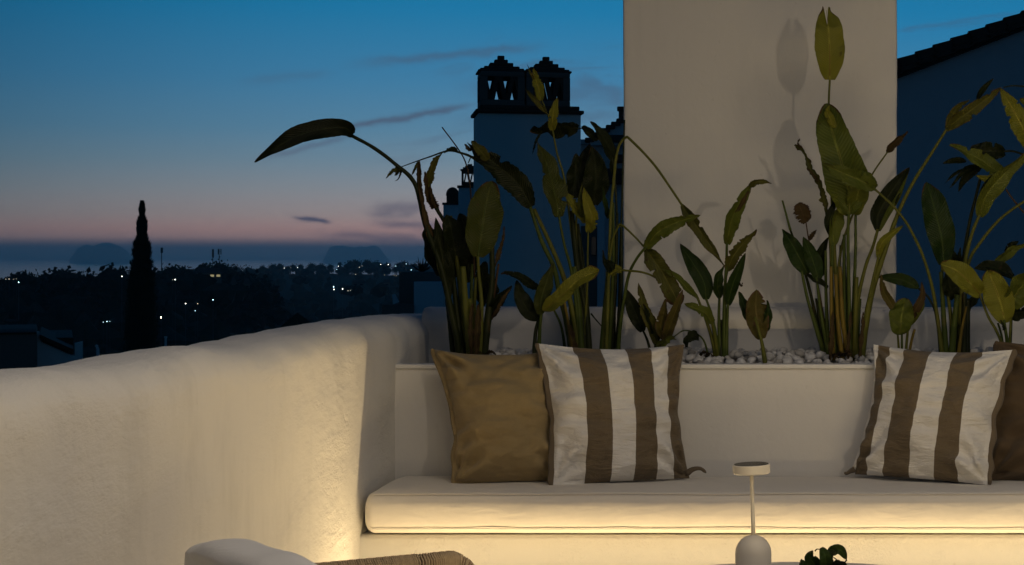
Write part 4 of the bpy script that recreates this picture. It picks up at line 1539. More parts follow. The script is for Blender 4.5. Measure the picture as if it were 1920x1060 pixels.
def leaf(parent, spine, wpx, m, d0, d1=None, roll=0.0, fold=.25, rag=.03, shape='lance', curl=0.0, notch=0.0, name='leaf', rib=True):
    """a broad leaf along its spine (base to tip); wpx = greatest breadth as seen, in pixels of the photograph"""
    d1 = d0 + rnd.uniform(-.07, .03) if d1 is None else d1
    bow = rnd.uniform(-.035, .012)
    roll += rnd.uniform(-.22, .22)
    curl += rnd.uniform(-.55, .55)
    n, k = 46, 12
    tears = [(rnd.uniform(.2, .9), rnd.choice((-1, 1)), rnd.uniform(.25, .75)) for _ in range(rnd.choice((0, 1, 2, 3)) if rag >= .03 else 0)]
    sp = []
    L = len(spine)
    for i, (x, y) in enumerate(spine):
        sp.append(P(x, y, d0 + (d1 - d0) * i / (L - 1) + bow * math.sin(math.pi * i / (L - 1))))
    pts = catmull(sp, n)
    sd_ = rnd.uniform(0, 100)
    half = wpx * .5 * d0 / FPX / max(.25, math.cos(roll) * math.cos(fold * .6))
    rows, uvs = [], []
    ribpts = []
    for i, p in enumerate(pts):
        v = i / (n - 1)
        tn = (pts[min(i + 1, n - 1)] - pts[max(i - 1, 0)]).normalized()
        vd = (p - CAMP).normalized()
        s = tn.cross(vd).normalized()
        nn = s.cross(tn).normalized()
        if nn.dot(vd) > 0:
            nn = -nn
        rl = roll + curl * v
        s2 = s * math.cos(rl) + nn * math.sin(rl)
        n2 = nn * math.cos(rl) - s * math.sin(rl)
        if shape == 'lance':
            w = (math.sin(math.pi * min(1, v * .97 + .03) ** .80) ** .72) * (1 - .12 * v)
        elif shape == 'oval':
            w = math.sin(math.pi * min(1, v * .96 + .04)) ** .55
        elif shape == 'blunt':
            w = min(1, (v * 5.0 + .03)) ** .6 * (1 - max(0, (v - .88) / .12) ** 2 * .85)
        elif shape == 'taper':
            w = min(1, v * 4.2 + .03) ** .6 * (1 - .48 * max(0, (v - .32) / .68)) * (1 if v < .82 else max(.04, 1 - ((v - .82) / .18) ** 2) ** .6)
        else:                                                   # torn or dried strip
            w = (math.sin(math.pi * (v * .9 + .08)) ** .5) * (.75 + .5 * noise.noise(Vector((v * 7, sd_, 0))))
        if notch and v > .80:
            w = max(w, .46 - .9 * (v - .8))
        w = max(.015, w) * half
        r, uu = [], []
        for j in range(k + 1):
            a = 2 * j / k - 1
            e = abs(a)
            jag = 1 + (rag * 2.6 * noise.noise(Vector((v * 26, a * 3, sd_))) + rag * 2.0 * noise.noise(Vector((v * 70, a * 3, sd_ + 5)))) * e ** 3
            for tv, ts, td in tears:
                if a * ts > 0 and abs(v - tv) < .016:
                    jag *= 1 - td * e ** 2
            wave = .17 * half * math.sin(v * 15 + sd_ + a) * e ** 2 + .12 * half * noise.noise(Vector((v * 9, a * 2, sd_ + 2)))
            q = p + s2 * (a * w * jag * math.cos(fold)) - n2 * (-e * w * math.sin(fold) * 1.0) + n2 * wave
            if notch and v > .72:
                q = q + (tn * (-notch) * (1 - min(1, abs(a - .15) / .55)) * ((v - .72) / .28) * half * 1.5)
            r.append(q)
            uu.append((j / k, v))
        rows.append(r)
        uvs.append(uu)
        ribpts.append(p - n2 * .0006)
    mb = MB()
    mb.grid(rows, uvs)
    o = obj(name, mb, LEAF[m], parent, smooth=True)
    if rib:
        r0 = max(.0011, half * .05)
        ro = obj('midrib', MB().tube(ribpts[:-2], [r0 * (1 - .75 * i / (n - 3)) for i in range(n - 2)], 6), M_RIBS[m], o, smooth=True)
    return o


def stalk(parent, pts, w, m, d0, d1=None, w1=None, name='stalk', seg=9):
    """a stem from its top down to its foot; widths in pixels of the photograph"""
    d1 = d0 if d1 is None else d1
    L = len(pts)
    sp = [P(x, y, d0 + (d1 - d0) * i / (L - 1)) for i, (x, y) in enumerate(pts)]
    n = max(10, 7 * (L - 1))
    c = catmull(sp, n)
    w1 = w * 1.35 if w1 is None else w1
    sd_ = rnd.uniform(0, 50)
    w1 = w1 * 1.12
    rr = [(w + (w1 - w) * (i / (n - 1)) ** 1.3) * .5 * d0 / FPX * (1 + .10 * noise.noise(Vector((i * .6, sd_, 0)))) for i in range(n)]
    return obj(name, MB().tube(c, rr, seg), STALK[m], parent, smooth=True)


def plant(px, d, label):
    return thing('strelitzia_plant', (P(px, 670, d).x, d, .84), label, 'plant', 'broad leaved plants in the planter')


F = 676    # row at which stems enter the pebbles

# ---- 1: leftmost clump, with the long leaf drooping out over the wall
t = plant(878, 7.46, 'leftmost clump with one long stem bending left and a large drooping leaf')
d = 7.46
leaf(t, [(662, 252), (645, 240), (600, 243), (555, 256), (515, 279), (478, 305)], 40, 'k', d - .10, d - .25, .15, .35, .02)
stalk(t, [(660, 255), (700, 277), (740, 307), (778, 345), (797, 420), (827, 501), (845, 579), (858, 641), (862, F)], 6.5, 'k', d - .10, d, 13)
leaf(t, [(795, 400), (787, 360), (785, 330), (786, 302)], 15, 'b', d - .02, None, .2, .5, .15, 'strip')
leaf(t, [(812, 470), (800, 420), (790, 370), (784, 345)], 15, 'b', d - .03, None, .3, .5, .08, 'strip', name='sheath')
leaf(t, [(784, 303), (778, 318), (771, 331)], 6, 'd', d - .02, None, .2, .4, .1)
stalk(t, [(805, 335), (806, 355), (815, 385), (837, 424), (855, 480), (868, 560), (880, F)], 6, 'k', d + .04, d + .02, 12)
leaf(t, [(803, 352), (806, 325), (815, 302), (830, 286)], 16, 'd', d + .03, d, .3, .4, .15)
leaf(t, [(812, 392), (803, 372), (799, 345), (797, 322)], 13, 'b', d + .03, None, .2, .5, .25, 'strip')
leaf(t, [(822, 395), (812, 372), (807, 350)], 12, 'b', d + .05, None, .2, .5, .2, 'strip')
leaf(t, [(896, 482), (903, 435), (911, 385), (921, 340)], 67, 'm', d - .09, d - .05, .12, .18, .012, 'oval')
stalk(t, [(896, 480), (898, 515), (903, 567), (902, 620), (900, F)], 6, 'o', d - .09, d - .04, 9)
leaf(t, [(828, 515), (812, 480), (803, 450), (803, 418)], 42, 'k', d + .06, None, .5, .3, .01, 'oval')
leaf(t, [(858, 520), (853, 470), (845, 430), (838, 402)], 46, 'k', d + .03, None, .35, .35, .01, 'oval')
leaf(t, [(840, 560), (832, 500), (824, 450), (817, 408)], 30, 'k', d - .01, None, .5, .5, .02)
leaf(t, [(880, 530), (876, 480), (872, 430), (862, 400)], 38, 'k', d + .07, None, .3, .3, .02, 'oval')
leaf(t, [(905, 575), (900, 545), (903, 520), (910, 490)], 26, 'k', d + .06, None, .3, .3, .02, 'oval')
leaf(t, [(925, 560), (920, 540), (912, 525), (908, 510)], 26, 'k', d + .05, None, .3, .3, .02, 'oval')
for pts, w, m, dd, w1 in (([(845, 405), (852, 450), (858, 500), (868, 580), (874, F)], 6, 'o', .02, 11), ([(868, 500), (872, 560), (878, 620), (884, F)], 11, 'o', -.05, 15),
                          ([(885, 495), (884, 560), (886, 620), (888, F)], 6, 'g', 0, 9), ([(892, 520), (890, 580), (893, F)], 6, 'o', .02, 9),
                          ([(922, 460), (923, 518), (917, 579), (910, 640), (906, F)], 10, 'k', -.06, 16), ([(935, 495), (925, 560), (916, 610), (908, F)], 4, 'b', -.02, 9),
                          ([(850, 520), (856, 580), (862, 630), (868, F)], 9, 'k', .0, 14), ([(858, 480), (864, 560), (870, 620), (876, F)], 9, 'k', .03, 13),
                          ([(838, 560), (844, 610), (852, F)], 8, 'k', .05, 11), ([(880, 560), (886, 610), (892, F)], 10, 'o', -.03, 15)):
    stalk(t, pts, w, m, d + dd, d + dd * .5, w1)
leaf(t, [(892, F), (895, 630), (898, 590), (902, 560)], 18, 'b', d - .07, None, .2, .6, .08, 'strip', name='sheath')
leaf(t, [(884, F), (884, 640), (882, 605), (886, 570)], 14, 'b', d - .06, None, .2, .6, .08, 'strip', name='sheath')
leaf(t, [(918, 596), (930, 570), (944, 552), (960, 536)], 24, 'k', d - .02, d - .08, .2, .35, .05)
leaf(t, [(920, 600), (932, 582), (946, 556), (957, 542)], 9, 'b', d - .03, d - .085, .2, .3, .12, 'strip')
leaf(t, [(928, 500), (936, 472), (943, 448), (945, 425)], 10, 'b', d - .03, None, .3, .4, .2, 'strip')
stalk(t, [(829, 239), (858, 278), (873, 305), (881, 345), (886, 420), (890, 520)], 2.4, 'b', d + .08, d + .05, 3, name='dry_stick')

# ---- 2: tall clump before the chimney
t = plant(1082, 7.56, 'tall clump before the twin chimney with a yellow shoot at its top')
d = 7.56
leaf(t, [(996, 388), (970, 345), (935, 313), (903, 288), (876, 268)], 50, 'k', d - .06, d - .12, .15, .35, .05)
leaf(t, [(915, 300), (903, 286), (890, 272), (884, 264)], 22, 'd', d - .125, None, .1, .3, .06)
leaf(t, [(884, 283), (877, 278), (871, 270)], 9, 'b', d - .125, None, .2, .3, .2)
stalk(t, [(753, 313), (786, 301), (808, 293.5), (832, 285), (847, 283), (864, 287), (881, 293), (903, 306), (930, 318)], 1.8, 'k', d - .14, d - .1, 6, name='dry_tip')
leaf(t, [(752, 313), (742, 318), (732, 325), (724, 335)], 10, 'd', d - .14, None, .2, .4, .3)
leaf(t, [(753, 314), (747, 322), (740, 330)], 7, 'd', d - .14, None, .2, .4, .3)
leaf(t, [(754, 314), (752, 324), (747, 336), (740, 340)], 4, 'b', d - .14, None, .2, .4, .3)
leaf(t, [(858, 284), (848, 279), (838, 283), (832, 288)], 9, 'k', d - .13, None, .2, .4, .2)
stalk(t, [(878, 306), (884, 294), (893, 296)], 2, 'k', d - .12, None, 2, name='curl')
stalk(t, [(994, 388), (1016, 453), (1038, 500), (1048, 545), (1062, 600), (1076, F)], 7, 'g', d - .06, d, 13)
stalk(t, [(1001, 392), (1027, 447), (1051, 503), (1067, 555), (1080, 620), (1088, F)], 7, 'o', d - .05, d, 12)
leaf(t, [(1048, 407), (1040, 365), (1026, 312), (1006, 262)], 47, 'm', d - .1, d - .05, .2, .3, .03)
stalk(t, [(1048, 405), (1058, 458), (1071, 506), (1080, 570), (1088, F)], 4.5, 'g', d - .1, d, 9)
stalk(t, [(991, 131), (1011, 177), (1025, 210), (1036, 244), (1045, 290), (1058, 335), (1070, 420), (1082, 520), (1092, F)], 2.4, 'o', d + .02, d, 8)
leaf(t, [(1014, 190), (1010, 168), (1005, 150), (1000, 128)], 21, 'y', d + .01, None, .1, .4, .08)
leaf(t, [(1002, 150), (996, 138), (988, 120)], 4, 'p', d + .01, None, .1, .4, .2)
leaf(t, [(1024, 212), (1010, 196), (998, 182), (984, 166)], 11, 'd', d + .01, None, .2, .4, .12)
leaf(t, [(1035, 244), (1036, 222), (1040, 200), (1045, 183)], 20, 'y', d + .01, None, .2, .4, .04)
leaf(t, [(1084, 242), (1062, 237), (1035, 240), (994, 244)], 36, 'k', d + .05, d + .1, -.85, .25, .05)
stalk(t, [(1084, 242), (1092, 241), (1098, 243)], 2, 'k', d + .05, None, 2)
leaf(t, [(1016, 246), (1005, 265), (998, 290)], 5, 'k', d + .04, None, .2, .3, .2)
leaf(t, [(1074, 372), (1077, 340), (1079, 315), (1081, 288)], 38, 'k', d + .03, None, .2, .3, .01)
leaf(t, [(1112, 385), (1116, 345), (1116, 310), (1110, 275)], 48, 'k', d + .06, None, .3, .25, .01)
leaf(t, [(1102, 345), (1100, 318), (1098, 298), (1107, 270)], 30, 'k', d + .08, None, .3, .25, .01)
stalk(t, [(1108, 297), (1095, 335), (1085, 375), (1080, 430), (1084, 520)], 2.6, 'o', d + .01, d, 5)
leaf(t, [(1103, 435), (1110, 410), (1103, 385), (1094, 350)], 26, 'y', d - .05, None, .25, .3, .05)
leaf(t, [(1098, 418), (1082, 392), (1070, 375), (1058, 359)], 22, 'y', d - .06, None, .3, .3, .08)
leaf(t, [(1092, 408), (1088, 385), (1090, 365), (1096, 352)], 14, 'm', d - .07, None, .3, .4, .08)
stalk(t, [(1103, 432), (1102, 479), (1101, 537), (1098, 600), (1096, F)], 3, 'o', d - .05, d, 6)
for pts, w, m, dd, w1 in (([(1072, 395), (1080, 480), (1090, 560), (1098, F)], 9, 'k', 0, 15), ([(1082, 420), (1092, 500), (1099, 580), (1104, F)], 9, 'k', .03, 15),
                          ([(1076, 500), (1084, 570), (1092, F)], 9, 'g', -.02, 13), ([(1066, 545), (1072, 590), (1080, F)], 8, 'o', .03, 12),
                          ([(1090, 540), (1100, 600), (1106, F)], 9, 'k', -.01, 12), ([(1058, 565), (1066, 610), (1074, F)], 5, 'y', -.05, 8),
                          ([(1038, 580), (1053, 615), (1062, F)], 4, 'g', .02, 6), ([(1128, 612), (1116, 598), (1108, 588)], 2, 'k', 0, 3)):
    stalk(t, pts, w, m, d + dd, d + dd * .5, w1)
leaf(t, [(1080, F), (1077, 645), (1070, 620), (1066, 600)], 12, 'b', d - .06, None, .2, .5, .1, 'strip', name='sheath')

# ---- 3: small plant between the first two clumps
t = plant(1005, 7.40, 'small plant above the two left pillows with one long yellowish leaf')
d = 7.40
leaf(t, [(1010, 600), (990, 582), (976, 555), (968, 526)], 34, 'k', d, d + .04, .15, .25, .01)
leaf(t, [(1012, 590), (1015, 560), (1024, 530), (1037, 494)], 32, 'm', d - .03, d, .2, .3, .02)
leaf(t, [(1018, 583), (1050, 558), (1085, 525), (1124, 507)], 30, 'y', d - .05, d - .12, .1, .3, .02, 'blunt')
leaf(t, [(1014, 541), (995, 534), (975, 520), (944, 509)], 19, 'k', d + .05, None, .2, .35, .06)
leaf(t, [(962, 513), (950, 512), (938, 514)], 7, 'b', d + .05, None, .2, .35, .3)
stalk(t, [(1010, 537), (1022, 552), (1032, 562)], 3, 'k', d + .05, d + .03, 3)
stalk(t, [(1011, 596), (1004, 625), (1002, F)], 6, 'k', d, d, 9)
stalk(t, [(1015, 588), (1012, 620), (1010, F)], 6, 'g', d - .02, d, 9)

# ---- 4: bundle of straight stems at the pillar's left edge
t = plant(1145, 7.52, 'bundle of straight stems at the pillar edge with stems snapped over to the right')
d = 7.52
for pts, w, m, dd, w1 in (([(1145, 395), (1143, 480), (1136, 560), (1128, F)], 6, 'g', -.02, 11), ([(1150, 380), (1150, 480), (1146, 580), (1140, F)], 5, 'g', .01, 9),
                          ([(1157, 400), (1155, 500), (1150, 600), (1147, F)], 6, 'k', .02, 10), ([(1165, 420), (1165, 520), (1161, 600), (1157, F)], 6, 'k', 0, 10),
                          ([(1171, 225), (1168, 318), (1165, 417), (1162, 520), (1160, F)], 3, 'k', .04, 6), ([(1140, 500), (1136, 580), (1132, F)], 6, 'o', -.03, 9),
                          ([(1147, 290), (1152, 330), (1156, 400), (1153, 520), (1150, F)], 4, 'k', .05, 7)):
    stalk(t, pts, w, m, d + dd, d + dd * .5, w1)
stalk(t, [(1284, 393), (1262, 360), (1231, 315), (1205, 285), (1176, 257), (1172, 258), (1161, 272), (1155, 297), (1150, 346), (1145, 403), (1142, 500), (1136, F)], 4.5, 'o', d - .12, d - .03, 7)
leaf(t, [(1278, 385), (1300, 415), (1330, 458), (1360, 500)], 25, 'd', d - .12, d - .16, .25, .35, .05)
stalk(t, [(1211, 467), (1190, 444), (1164, 421), (1158, 428), (1149, 448), (1143, 490), (1138, 560), (1134, F)], 3.6, 'o', d - .1, d - .02, 7)
leaf(t, [(1209, 466), (1236, 502), (1257, 538), (1274, 574)], 34, 'd', d - .1, d - .14, .2, .25, .04, 'blunt')
stalk(t, [(1213, 461), (1194, 485), (1179, 516), (1169, 570), (1162, 620), (1158, F)], 5, 'g', d - .13, d - .03, 8)
leaf(t, [(1211, 464), (1233, 436), (1266, 418), (1313, 404)], 30, 'o', d - .13, d - .18, .25, .35, .05)
stalk(t, [(1243, 530), (1222, 517), (1200, 510), (1166, 507)], 3.6, 'o', d - .14, d - .12, 4)
leaf(t, [(1166, 508), (1155, 509), (1146, 514), (1138, 508)], 23, 'y', d - .12, None, .3, .4, .04, 'oval')
leaf(t, [(1146, 512), (1138, 500), (1132, 485), (1130, 469)], 12, 'k', d - .1, None, .3, .3, .02)
leaf(t, [(1152, 505), (1143, 496), (1134, 488)], 16, 'k', d - .11, None, .3, .3, .02)
leaf(t, [(1121, 263), (1108, 252), (1099, 243), (1090, 237)], 17, 'k', d + .05, None, .2, .3, .02)
leaf(t, [(1148, 300), (1140, 275), (1126, 250), (1107, 228)], 25, 'k', d + .05, None, .3, .3, .02)
leaf(t, [(1152, 330), (1149, 312), (1150, 295), (1155, 278)], 14, 'k', d + .06, None, .3, .3, .02)
leaf(t, [(1140, 410), (1135, 390), (1131, 370), (1130, 350)], 12, 'g', d + .02, None, .3, .5, .02)

# ---- 5: dark withered plant behind the left striped pillow
t = plant(1224, 7.42, 'low withered plant with folded dark and reddish leaves behind the striped pillow')
d = 7.42
leaf(t, [(1205, 622), (1196, 598), (1184, 570), (1173, 541)], 32, 'k', d, d + .03, .15, .3, .02)
leaf(t, [(1230, 645), (1220, 610), (1206, 575), (1197, 530)], 23, 'd', d - .02, None, .3, .45, .06)
leaf(t, [(1228, 648), (1226, 620), (1214, 590), (1205, 570)], 20, 'k', d - .01, None, .4, .4, .04)
leaf(t, [(1243, 636), (1239, 612), (1244, 590), (1248, 560)], 24, 'p', d - .05, None, .2, .5, .06)
leaf(t, [(1246, 640), (1258, 606), (1270, 575), (1281, 543)], 25, 'p', d - .04, None, .2, .55, .05)
leaf(t, [(1252, 612), (1258, 595), (1268, 575)], 12, 'b', d - .045, None, .2, .5, .1)
leaf(t, [(1232, 650), (1245, 640), (1256, 634), (1268, 636)], 18, 'o', d - .06, None, .3, .4, .03)
for pts, w, m in (([(1205, 618), (1216, 645), (1221, F)], 4, 'k'), ([(1229, 640), (1229, 655), (1228, F)], 5, 'k'), ([(1243, 634), (1240, 655), (1236, F)], 4, 'o'), ([(1246, 638), (1244, 655), (1240, F)], 4, 'o')):
    stalk(t, pts, w, m, d, d, w + 2)

# ---- 6: mid height plant before the pillar
t = plant(1350, 7.45, 'mid height plant before the pillar with narrow leaves and browned tips')
d = 7.45
leaf(t, [(1324, 562), (1320, 530), (1300, 495), (1275, 458)], 37, 'g', d, d + .06, .15, .25, .01)
stalk(t, [(1323, 558), (1334, 590), (1342, 630), (1349, F)], 4.5, 'g', d, d, 7)
leaf(t, [(1363, 458), (1371, 415), (1391, 372), (1412, 343)], 30, 'o', d - .04, d - .10, .25, .45, .05)
leaf(t, [(1368, 432), (1378, 405), (1392, 380), (1404, 358)], 12, 'b', d - .050, d - .112, .25, .3, .08, 'strip', rib=False)
leaf(t, [(1404, 352), (1415, 342), (1430, 340), (1447, 344)], 13, 'd', d - .10, d - .12, .2, .4, .12)
stalk(t, [(1363, 456), (1362, 493), (1359, 550), (1358, 610), (1358, F)], 5, 'g', d - .04, d, 9)
leaf(t, [(1364, 508), (1374, 482), (1394, 455), (1419, 431)], 27, 'd', d - .02, d - .08, .2, .35, .12)
stalk(t, [(1364, 505), (1360, 530), (1359, 570)], 5, 'o', d - .02, d, 5)
leaf(t, [(1350, 560), (1345, 535), (1348, 515), (1357, 498)], 22, 'g', d + .02, None, .3, .3, .01)
stalk(t, [(1349, 558), (1348, 600), (1351, F)], 5, 'g', d + .02, d, 8)
leaf(t, [(1365, 572), (1372, 540), (1384, 508), (1398, 474)], 26, 'g', d - .03, d - .06, .2, .5, .02)
leaf(t, [(1386, 530), (1390, 535), (1392, 530)], 6, 'b', d - .05, None, .2, .5, .2, 'strip')
stalk(t, [(1365, 570), (1363, 610), (1361, F)], 5, 'g', d - .03, d, 9)
leaf(t, [(1309, 560), (1290, 543), (1268, 520), (1236, 502)], 15, 'o', d - .06, d - .1, .2, .4, .05)
stalk(t, [(1308, 559), (1322, 595), (1335, 635), (1343, F)], 5, 'o', d - .06, d, 8)
leaf(t, [(1336, 606), (1322, 588), (1303, 578), (1282, 569)], 23, 'o', d - .08, d - .12, .2, .4, .04)
stalk(t, [(1334, 602), (1340, 630), (1346, F)], 5, 'o', d - .07, d, 8)
stalk(t, [(1263, 632), (1283, 620), (1305, 626), (1320, 640), (1330, F)], 2.4, 'g', d - .03, d, 4)
leaf(t, [(1310, 634), (1300, 632), (1290, 640), (1284, 652)], 22, 'k', d - .02, None, .3, .4, .06)
for pts, w, m in (([(1352, 600), (1352, F)], 9, 'k'), ([(1345, 630), (1347, F)], 10, 'k'), ([(1362, 600), (1358, F)], 8, 'g')):
    stalk(t, pts, w, m, d + .02, d, w + 2)

# ---- 7: single seedling on the pebbles
t = plant(1436, 7.36, 'single short seedling with pinkish pointed leaf alone on the white pebbles')
d = 7.36
leaf(t, [(1428, 636), (1422, 610), (1417, 580), (1418, 543)], 44, 'p', d, d, .1, .22, .03, 'oval')
leaf(t, [(1404, 603), (1399, 585), (1393, 567), (1385, 547)], 21, 'g', d + .03, None, .2, .3, .01)
leaf(t, [(1433, 625), (1437, 605), (1440, 585), (1438, 563)], 18, 'g', d + .03, None, .2, .3, .02)
stalk(t, [(1415, 594), (1421, 615), (1429, 645), (1435, 684)], 3.5, 'o', d - .035, d - .03, 9)
stalk(t, [(1403, 600), (1420, 625), (1429, 645)], 3, 'g', d + .03, d - .02, 3)

# ---- 8: the large clump before the pillar
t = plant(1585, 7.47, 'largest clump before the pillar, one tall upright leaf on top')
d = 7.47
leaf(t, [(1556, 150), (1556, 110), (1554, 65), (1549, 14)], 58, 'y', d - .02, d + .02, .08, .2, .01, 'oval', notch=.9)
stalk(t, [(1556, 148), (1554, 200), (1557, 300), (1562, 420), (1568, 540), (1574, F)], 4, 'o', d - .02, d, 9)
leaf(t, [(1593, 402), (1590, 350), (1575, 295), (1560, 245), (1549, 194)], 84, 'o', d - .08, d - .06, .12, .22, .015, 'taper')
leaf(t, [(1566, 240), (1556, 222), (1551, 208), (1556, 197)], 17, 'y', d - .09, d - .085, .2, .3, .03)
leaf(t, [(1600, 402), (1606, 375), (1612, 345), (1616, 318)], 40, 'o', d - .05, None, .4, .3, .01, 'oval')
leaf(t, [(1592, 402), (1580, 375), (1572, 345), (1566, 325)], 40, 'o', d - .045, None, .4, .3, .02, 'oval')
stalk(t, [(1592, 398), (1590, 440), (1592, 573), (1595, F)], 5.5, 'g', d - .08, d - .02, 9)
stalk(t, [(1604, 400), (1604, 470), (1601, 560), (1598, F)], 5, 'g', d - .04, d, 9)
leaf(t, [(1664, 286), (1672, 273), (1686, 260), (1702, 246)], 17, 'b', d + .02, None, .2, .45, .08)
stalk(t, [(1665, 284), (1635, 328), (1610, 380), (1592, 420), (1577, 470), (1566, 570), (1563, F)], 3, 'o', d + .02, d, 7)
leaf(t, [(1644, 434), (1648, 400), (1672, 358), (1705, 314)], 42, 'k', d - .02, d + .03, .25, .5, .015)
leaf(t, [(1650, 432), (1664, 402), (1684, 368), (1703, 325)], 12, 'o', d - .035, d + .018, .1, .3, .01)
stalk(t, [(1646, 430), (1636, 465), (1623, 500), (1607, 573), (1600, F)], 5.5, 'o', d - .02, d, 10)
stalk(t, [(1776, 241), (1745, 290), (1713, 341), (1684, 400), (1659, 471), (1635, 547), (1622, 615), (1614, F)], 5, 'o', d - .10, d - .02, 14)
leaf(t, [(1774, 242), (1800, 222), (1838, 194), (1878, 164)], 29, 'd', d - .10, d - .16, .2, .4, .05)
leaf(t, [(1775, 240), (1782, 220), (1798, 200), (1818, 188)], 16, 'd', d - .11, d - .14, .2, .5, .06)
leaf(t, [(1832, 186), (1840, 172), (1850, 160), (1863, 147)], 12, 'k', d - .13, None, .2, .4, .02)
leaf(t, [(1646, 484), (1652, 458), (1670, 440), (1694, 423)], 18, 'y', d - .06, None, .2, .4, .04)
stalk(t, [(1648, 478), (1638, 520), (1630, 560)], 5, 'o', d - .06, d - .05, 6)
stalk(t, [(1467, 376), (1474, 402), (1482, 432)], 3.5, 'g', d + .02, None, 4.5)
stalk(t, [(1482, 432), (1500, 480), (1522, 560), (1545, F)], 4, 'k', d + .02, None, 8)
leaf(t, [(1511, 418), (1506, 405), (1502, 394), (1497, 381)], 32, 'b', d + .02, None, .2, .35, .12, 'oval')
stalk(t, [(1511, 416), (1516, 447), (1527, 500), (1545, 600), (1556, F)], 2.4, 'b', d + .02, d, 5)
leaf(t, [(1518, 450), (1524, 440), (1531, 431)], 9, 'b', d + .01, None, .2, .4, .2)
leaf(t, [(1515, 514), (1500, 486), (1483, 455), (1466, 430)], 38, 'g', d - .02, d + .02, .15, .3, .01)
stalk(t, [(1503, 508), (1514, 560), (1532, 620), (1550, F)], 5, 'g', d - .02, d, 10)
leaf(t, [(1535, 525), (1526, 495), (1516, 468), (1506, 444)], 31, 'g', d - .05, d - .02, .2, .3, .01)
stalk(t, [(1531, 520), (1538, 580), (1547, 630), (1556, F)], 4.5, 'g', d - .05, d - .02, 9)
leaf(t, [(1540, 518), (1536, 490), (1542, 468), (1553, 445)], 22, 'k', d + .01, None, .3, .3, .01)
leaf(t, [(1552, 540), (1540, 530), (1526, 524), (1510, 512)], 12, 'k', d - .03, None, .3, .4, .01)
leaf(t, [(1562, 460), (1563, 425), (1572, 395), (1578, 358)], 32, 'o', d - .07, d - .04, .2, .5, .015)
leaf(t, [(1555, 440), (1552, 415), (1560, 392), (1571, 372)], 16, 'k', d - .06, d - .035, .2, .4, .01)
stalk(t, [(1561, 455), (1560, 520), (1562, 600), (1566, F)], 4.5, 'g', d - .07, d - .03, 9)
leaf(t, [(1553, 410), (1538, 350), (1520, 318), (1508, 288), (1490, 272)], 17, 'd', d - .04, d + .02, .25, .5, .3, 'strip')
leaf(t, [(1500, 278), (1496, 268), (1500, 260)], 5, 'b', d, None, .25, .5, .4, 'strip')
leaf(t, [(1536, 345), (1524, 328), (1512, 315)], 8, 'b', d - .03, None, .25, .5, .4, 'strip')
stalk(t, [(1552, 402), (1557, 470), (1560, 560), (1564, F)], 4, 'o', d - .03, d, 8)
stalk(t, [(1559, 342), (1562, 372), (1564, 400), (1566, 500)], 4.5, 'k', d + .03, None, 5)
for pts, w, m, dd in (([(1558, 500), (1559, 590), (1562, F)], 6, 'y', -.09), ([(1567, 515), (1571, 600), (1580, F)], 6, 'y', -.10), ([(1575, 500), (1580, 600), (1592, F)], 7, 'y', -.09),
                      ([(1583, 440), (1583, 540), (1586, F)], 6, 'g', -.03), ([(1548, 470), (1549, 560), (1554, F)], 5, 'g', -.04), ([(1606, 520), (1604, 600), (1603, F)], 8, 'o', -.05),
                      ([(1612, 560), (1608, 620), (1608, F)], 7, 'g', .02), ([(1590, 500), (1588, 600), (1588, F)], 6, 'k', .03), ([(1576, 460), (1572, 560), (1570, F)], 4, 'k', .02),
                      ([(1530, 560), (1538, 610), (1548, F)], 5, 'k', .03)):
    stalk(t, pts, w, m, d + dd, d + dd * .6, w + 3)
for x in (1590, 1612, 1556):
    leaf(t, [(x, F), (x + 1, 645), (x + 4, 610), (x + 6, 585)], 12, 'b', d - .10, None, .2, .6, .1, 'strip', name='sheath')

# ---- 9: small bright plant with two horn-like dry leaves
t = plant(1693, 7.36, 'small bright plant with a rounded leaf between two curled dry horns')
d = 7.36
leaf(t, [(1688, 628), (1689, 608), (1692, 585), (1698, 560)], 47, 'o', d - .03, d, .08, .15, .008, 'oval')
leaf(t, [(1683, 592), (1671, 570), (1657, 545), (1652, 513)], 19, 'p', d, None, .2, .5, .04)
leaf(t, [(1702, 600), (1716, 582), (1729, 556), (1728, 528)], 18, 'b', d, None, .2, .5, .04)
leaf(t, [(1704, 612), (1718, 592), (1729, 572), (1731, 552)], 12, 'o', d + .01, None, .2, .5, .04)
for pts, w, m in (([(1683, 624), (1687, F + 2)], 4, 'o'), ([(1691, 624), (1691, F + 2)], 4, 'g'), ([(1702, 620), (1697, F + 2)], 5, 'o'), ([(1715, 618), (1709, 640), (1702, F + 2)], 5, 'y')):
    stalk(t, pts, w, m, d - .02, d, w + 1)

# ---- 10: right clump before the blue wall
t = plant(1790, 7.50, 'right clump before the blue shaded gable with a large upright green leaf')
d = 7.50
stalk(t, [(1618, 342), (1641, 356), (1672, 384), (1696, 413), (1712, 440), (1730, 479), (1746, 531), (1757, 591), (1768, F)], 4, 'o', d - .16, d - .04, 8)
leaf(t, [(1642, 353), (1612, 338), (1577, 323), (1541, 307)], 36, 'o', d - .17, d - .2, .3, .3, .12)
leaf(t, [(1640, 350), (1630, 338), (1618, 328), (1606, 322)], 22, 'o', d - .175, d - .19, .4, .3, .03)
leaf(t, [(1770, 497), (1766, 450), (1753, 395), (1738, 342)], 55, 'g', d - .03, d + .02, .15, .25, .008, 'oval')
stalk(t, [(1766, 490), (1768, 560), (1774, F)], 5, 'g', d - .03, d, 10)
leaf(t, [(1722, 541), (1700, 528), (1675, 522), (1645, 519)], 25, 'g', d + .04, None, .35, .4, .015)
stalk(t, [(1722, 541), (1742, 560), (1758, 600), (1766, F)], 3.6, 'k', d + .04, d + .02, 6)
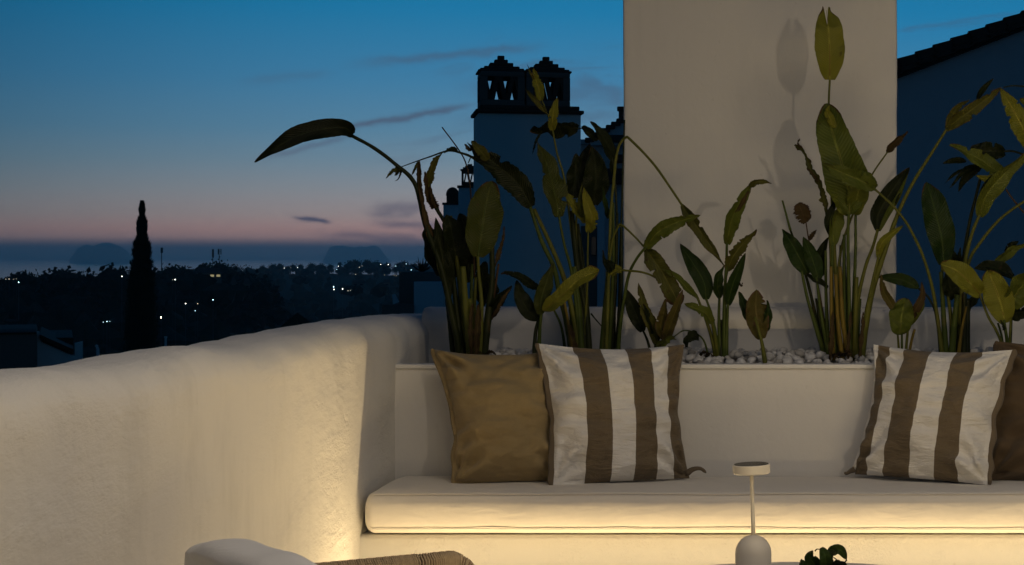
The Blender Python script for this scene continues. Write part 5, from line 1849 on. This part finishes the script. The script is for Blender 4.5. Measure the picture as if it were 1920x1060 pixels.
leaf(t, [(1884, 332), (1848, 306), (1812, 286), (1781, 271)], 34, 'o', d - .06, d - .12, .2, .25, .03)
leaf(t, [(1878, 340), (1860, 337), (1845, 335), (1830, 329)], 16, 'y', d - .07, d - .1, .2, .3, .05)
leaf(t, [(1884, 286), (1862, 284), (1842, 283), (1820, 280)], 34, 'k', d, d, .3, .3, .04, 'oval')
stalk(t, [(1880, 284), (1900, 284), (1925, 292)], 3.5, 'k', d, d, 4)
leaf(t, [(1812, 303), (1795, 301), (1780, 303), (1767, 307)], 12, 'k', d - .04, None, .2, .3, .02)
for sp_, w in (([(1834, 308), (1806, 318), (1786, 330), (1771, 345)], 8), ([(1832, 312), (1804, 326), (1792, 340), (1780, 354)], 9), ([(1842, 312), (1820, 326), (1806, 340), (1797, 360)], 17)):
    leaf(t, sp_, w, 'k', d - .02, None, .2, .3, .08)
leaf(t, [(1836, 405), (1852, 362), (1884, 325), (1930, 284)], 40, 'o', d - .08, d - .12, .35, .45, .015)
leaf(t, [(1840, 392), (1846, 358), (1872, 330), (1915, 298)], 20, 'k', d - .06, d - .1, .4, .3, .015)
stalk(t, [(1837, 402), (1822, 440), (1810, 490), (1802, 560), (1800, F)], 6, 'o', d - .08, d, 12)
stalk(t, [(1838, 336), (1828, 376), (1818, 417), (1806, 490), (1796, 580), (1790, F)], 5.5, 'k', d, d, 11)
stalk(t, [(1925, 375), (1895, 395), (1869, 417), (1838, 455), (1817, 490), (1803, 560), (1798, F)], 5, 'o', d - .03, d, 9)
stalk(t, [(1886, 355), (1900, 375), (1925, 405)], 3, 'b', d - .02, d, 3)
leaf(t, [(1932, 280), (1916, 238), (1896, 200), (1875, 165)], 42, 'y', d - .1, d - .14, .2, .3, .03)
leaf(t, [(1940, 210), (1925, 195), (1912, 185)], 22, 'o', d - .08, None, .2, .3, .03)
stalk(t, [(1882, 164), (1900, 161), (1925, 163)], 2.4, 'k', d - .14, d - .1, 3)
leaf(t, [(1788, 560), (1782, 540), (1778, 525), (1776, 508)], 34, 'k', d - .02, None, .2, .3, .01, 'oval')
leaf(t, [(1800, 500), (1798, 485), (1799, 472), (1801, 464)], 10, 'k', d, None, .2, .4, .01)
leaf(t, [(1790, 500), (1784, 480), (1780, 465)], 26, 'k', d + .01, None, .2, .4, .01)
leaf(t, [(1815, 575), (1826, 562), (1836, 552)], 18, 'k', d + .02, None, .2, .4, .01)
stalk(t, [(1826, 560), (1816, 590), (1812, 620)], 3, 'k', d + .02, None, 4)
leaf(t, [(1862, 496), (1884, 480), (1902, 466), (1928, 456)], 20, 'o', d - .02, None, .3, .4, .05)
leaf(t, [(1884, 472), (1896, 460), (1910, 453)], 14, 'k', d - .01, None, .3, .4, .05)
for pts, w, m, dd, w1 in (([(1764, 510), (1769, 590), (1774, F)], 7, 'g', -.05, 12), ([(1795, 553), (1789, 610), (1784, F)], 10, 'g', -.06, 14), ([(1808, 550), (1808, 610), (1806, F)], 10, 'k', -.03, 16),
                          ([(1812, 575), (1803, 620), (1796, F)], 4, 'y', -.08, 7), ([(1775, 540), (1783, 600), (1784, F)], 6, 'o', -.03, 9), ([(1815, 560), (1814, 620), (1812, F)], 8, 'k', 0, 12),
                          ([(1752, 575), (1760, 620), (1766, F)], 5, 'k', .02, 9)):
    stalk(t, pts, w, m, d + dd, d + dd * .6, w1)

# ---- 11: yellow leaved plant at the right edge
t = plant(1882, 7.34, 'yellow leaved low plant at the right edge above the brown pillow')
d = 7.34
leaf(t, [(1838, 552), (1818, 530), (1794, 508), (1764, 496)], 44, 'y', d - .02, d - .05, .15, .25, .008, 'oval')
stalk(t, [(1836, 549), (1852, 592), (1868, 620), (1878, 645), (1884, F)], 4.5, 'o', d - .02, d, 6)
leaf(t, [(1884, 606), (1878, 575), (1866, 540), (1852, 506)], 56, 'y', d - .04, d - .04, .1, .18, .008, 'oval')
stalk(t, [(1882, 600), (1888, 640), (1888, F)], 6, 'g', d - .04, d, 7)
leaf(t, [(1896, 576), (1906, 552), (1920, 530), (1945, 500)], 56, 'o', d - .01, None, .3, .25, .015, 'oval')
stalk(t, [(1898, 570), (1894, 620), (1892, F)], 4, 'o', d - .01, d, 6)
leaf(t, [(1900, 520), (1876, 506), (1850, 500), (1826, 504)], 26, 'k', d + .06, None, .4, .35, .01)
stalk(t, [(1898, 519), (1897, 580), (1893, F)], 3.5, 'k', d + .05, d, 6)
leaf(t, [(1892, 594), (1904, 588), (1918, 584), (1940, 578)], 30, 'k', d + .02, None, .3, .35, .05)
leaf(t, [(1888, 590), (1893, 592), (1897, 590)], 10, 'p', d + .0, None, .3, .35, .1, 'strip')
leaf(t, [(1884, 620), (1880, 608), (1876, 600)], 8, 'k', d - .05, None, .3, .35, .1, 'strip')
stalk(t, [(1871, 606), (1878, 630), (1884, F)], 4, 'g', d + .02, d, 5)

# ---- leaves of the small pot on the table
t, pp, pd = TABLE_PLANT
for sp_, w, m in (([(1541, 1085), (1528, 1060), (1518, 1045), (1524, 1033)], 24, 'g'), ([(1548, 1080), (1549, 1058), (1547, 1042), (1541, 1027)], 27, 'g'), ([(1556, 1040), (1564, 1032), (1576, 1032), (1588, 1049)], 20, 'g'),
                  ([(1530, 1090), (1514, 1072), (1508, 1060), (1504, 1050)], 26, 'g'), ([(1560, 1075), (1572, 1062), (1580, 1058), (1590, 1062)], 16, 'k'), ([(1556, 1085), (1566, 1070), (1580, 1072), (1592, 1080)], 20, 'g'),
                  ([(1562, 1062), (1568, 1054), (1576, 1052)], 8, 'k')):
    leaf(t, sp_, w, m, pd + rnd.uniform(-.02, .02), None, .15, .3, .01, 'oval')
for pts in ([(1541, 1031), (1532, 1030), (1528, 1034)], [(1556, 1040), (1568, 1049), (1580, 1056), (1588, 1050)], [(1550, 1045), (1562, 1054), (1570, 1062)], [(1556, 1040), (1550, 1062), (1547, 1085), (1546, 1100)],
            [(1530, 1088), (1540, 1096), (1546, 1102)], [(1562, 1060), (1556, 1080), (1548, 1100)]):
    stalk(t, pts, 1.6, 'k', pd, None, 2.4)

# ---- scraps of dry leaf lying at the feet of the plants
for px, d, n in ((905, 7.44, 3), (1110, 7.55, 2), (1345, 7.42, 2), (1590, 7.44, 4), (1716, 7.40, 3), (1800, 7.46, 2)):
    par = min((o for o in bpy.data.objects if o.name.startswith('strelitzia_plant')), key=lambda o: abs(o.location.x - P(px, 670, d).x))
    for i in range(n):
        x = px + rnd.uniform(-26, 26)
        y = 668 + rnd.uniform(-5, 5)
        leaf(par, [(x - 9, y + rnd.uniform(-4, 4)), (x, y - rnd.uniform(2, 6)), (x + 10, y + rnd.uniform(-3, 4))], rnd.uniform(6, 11), 'b', d - .03, None, .5, .5, .3, 'strip', name='dry_scrap', rib=False)

# ================================================================== pebbles
protos_p = []
for k in range(6):
    mb = MB().blob((0, 0, 0), 1, [.8, .9, .75, .85, .7, .95][k], [.62, .7, .66, .6, .72, .75][k], 2, .22, 1.4, k * 3 + 1)
    protos_p.append(mesh_of('pebble', mb, M_PEBBLE, smooth=True))
stems = [(P(px, 670, d).x, d) for px, d in ((862, 7.46), (880, 7.46), (900, 7.46), (1085, 7.56), (1098, 7.56), (1005, 7.4), (1135, 7.52), (1155, 7.52), (1230, 7.42), (1350, 7.45), (1556, 7.47), (1575, 7.47), (1595, 7.47), (1610, 7.47), (1770, 7.5), (1785, 7.5), (1800, 7.5))]
cands = []
yy = 7.29
while yy < 7.75:
    xx = -1.52
    while xx < .62:
        x, y = xx + rnd.uniform(-.012, .012), yy + rnd.uniform(-.01, .01)
        s = rnd.uniform(.009, .024)
        cands.append((x, y, s))
        xx += .037
    yy += .034
bed = MB()
n_ind = 0
order = []
for x, y, s in cands:
    px = CX + x * FPX / y
    vis = (1288 < px < 1640) or (1735 < px < 1865) 
    near = min(math.hypot(x - a, y - b) for a, b in stems)
    if near < .02:
        continue
    order.append((0 if vis else 1, y, x, s))
order.sort(key=lambda q: (q[0], q[1]))
for vis, y, x, s in order:
    z = .834 + .034 * min(1, (y - 7.26) / .25) + s * .35 + rnd.uniform(-.004, .012)
    if vis == 0 and n_ind < 290:
        o = bpy.data.objects.new('pebble', protos_p[rnd.randrange(6)])
        COL.objects.link(o)
        o.location = (x, y, z)
        o.rotation_euler = (rnd.uniform(-.5, .5), rnd.uniform(-.5, .5), rnd.uniform(0, 6.28))
        o.scale = (s, s, s)
        tag(o, 'smooth white pebble lying in the planter behind the bench', 'pebble', 'white pebbles in the planter')
        n_ind += 1
    else:
        bed.blob((x, y, z), s, s * .85, s * .66, 1, .2, 1.4, int(x * 1000) % 97)
for i in range(1500):                                              # lower layer that fills the gaps
    x, y = rnd.uniform(-1.70, .75), rnd.uniform(7.30, 7.745)
    s = rnd.uniform(.012, .02)
    if x < -1.5:
        continue
    bed.blob((x, y, .824 + .034 * min(1, (y - 7.26) / .25)), s, s * .85, s * .7, 1, .2, 1.4, i % 89)
tag(obj('pebble_bed', bed, M_PEBBLE, smooth=True), 'bed of white pebbles covering the soil of the planter', 'pebbles', kind='stuff')
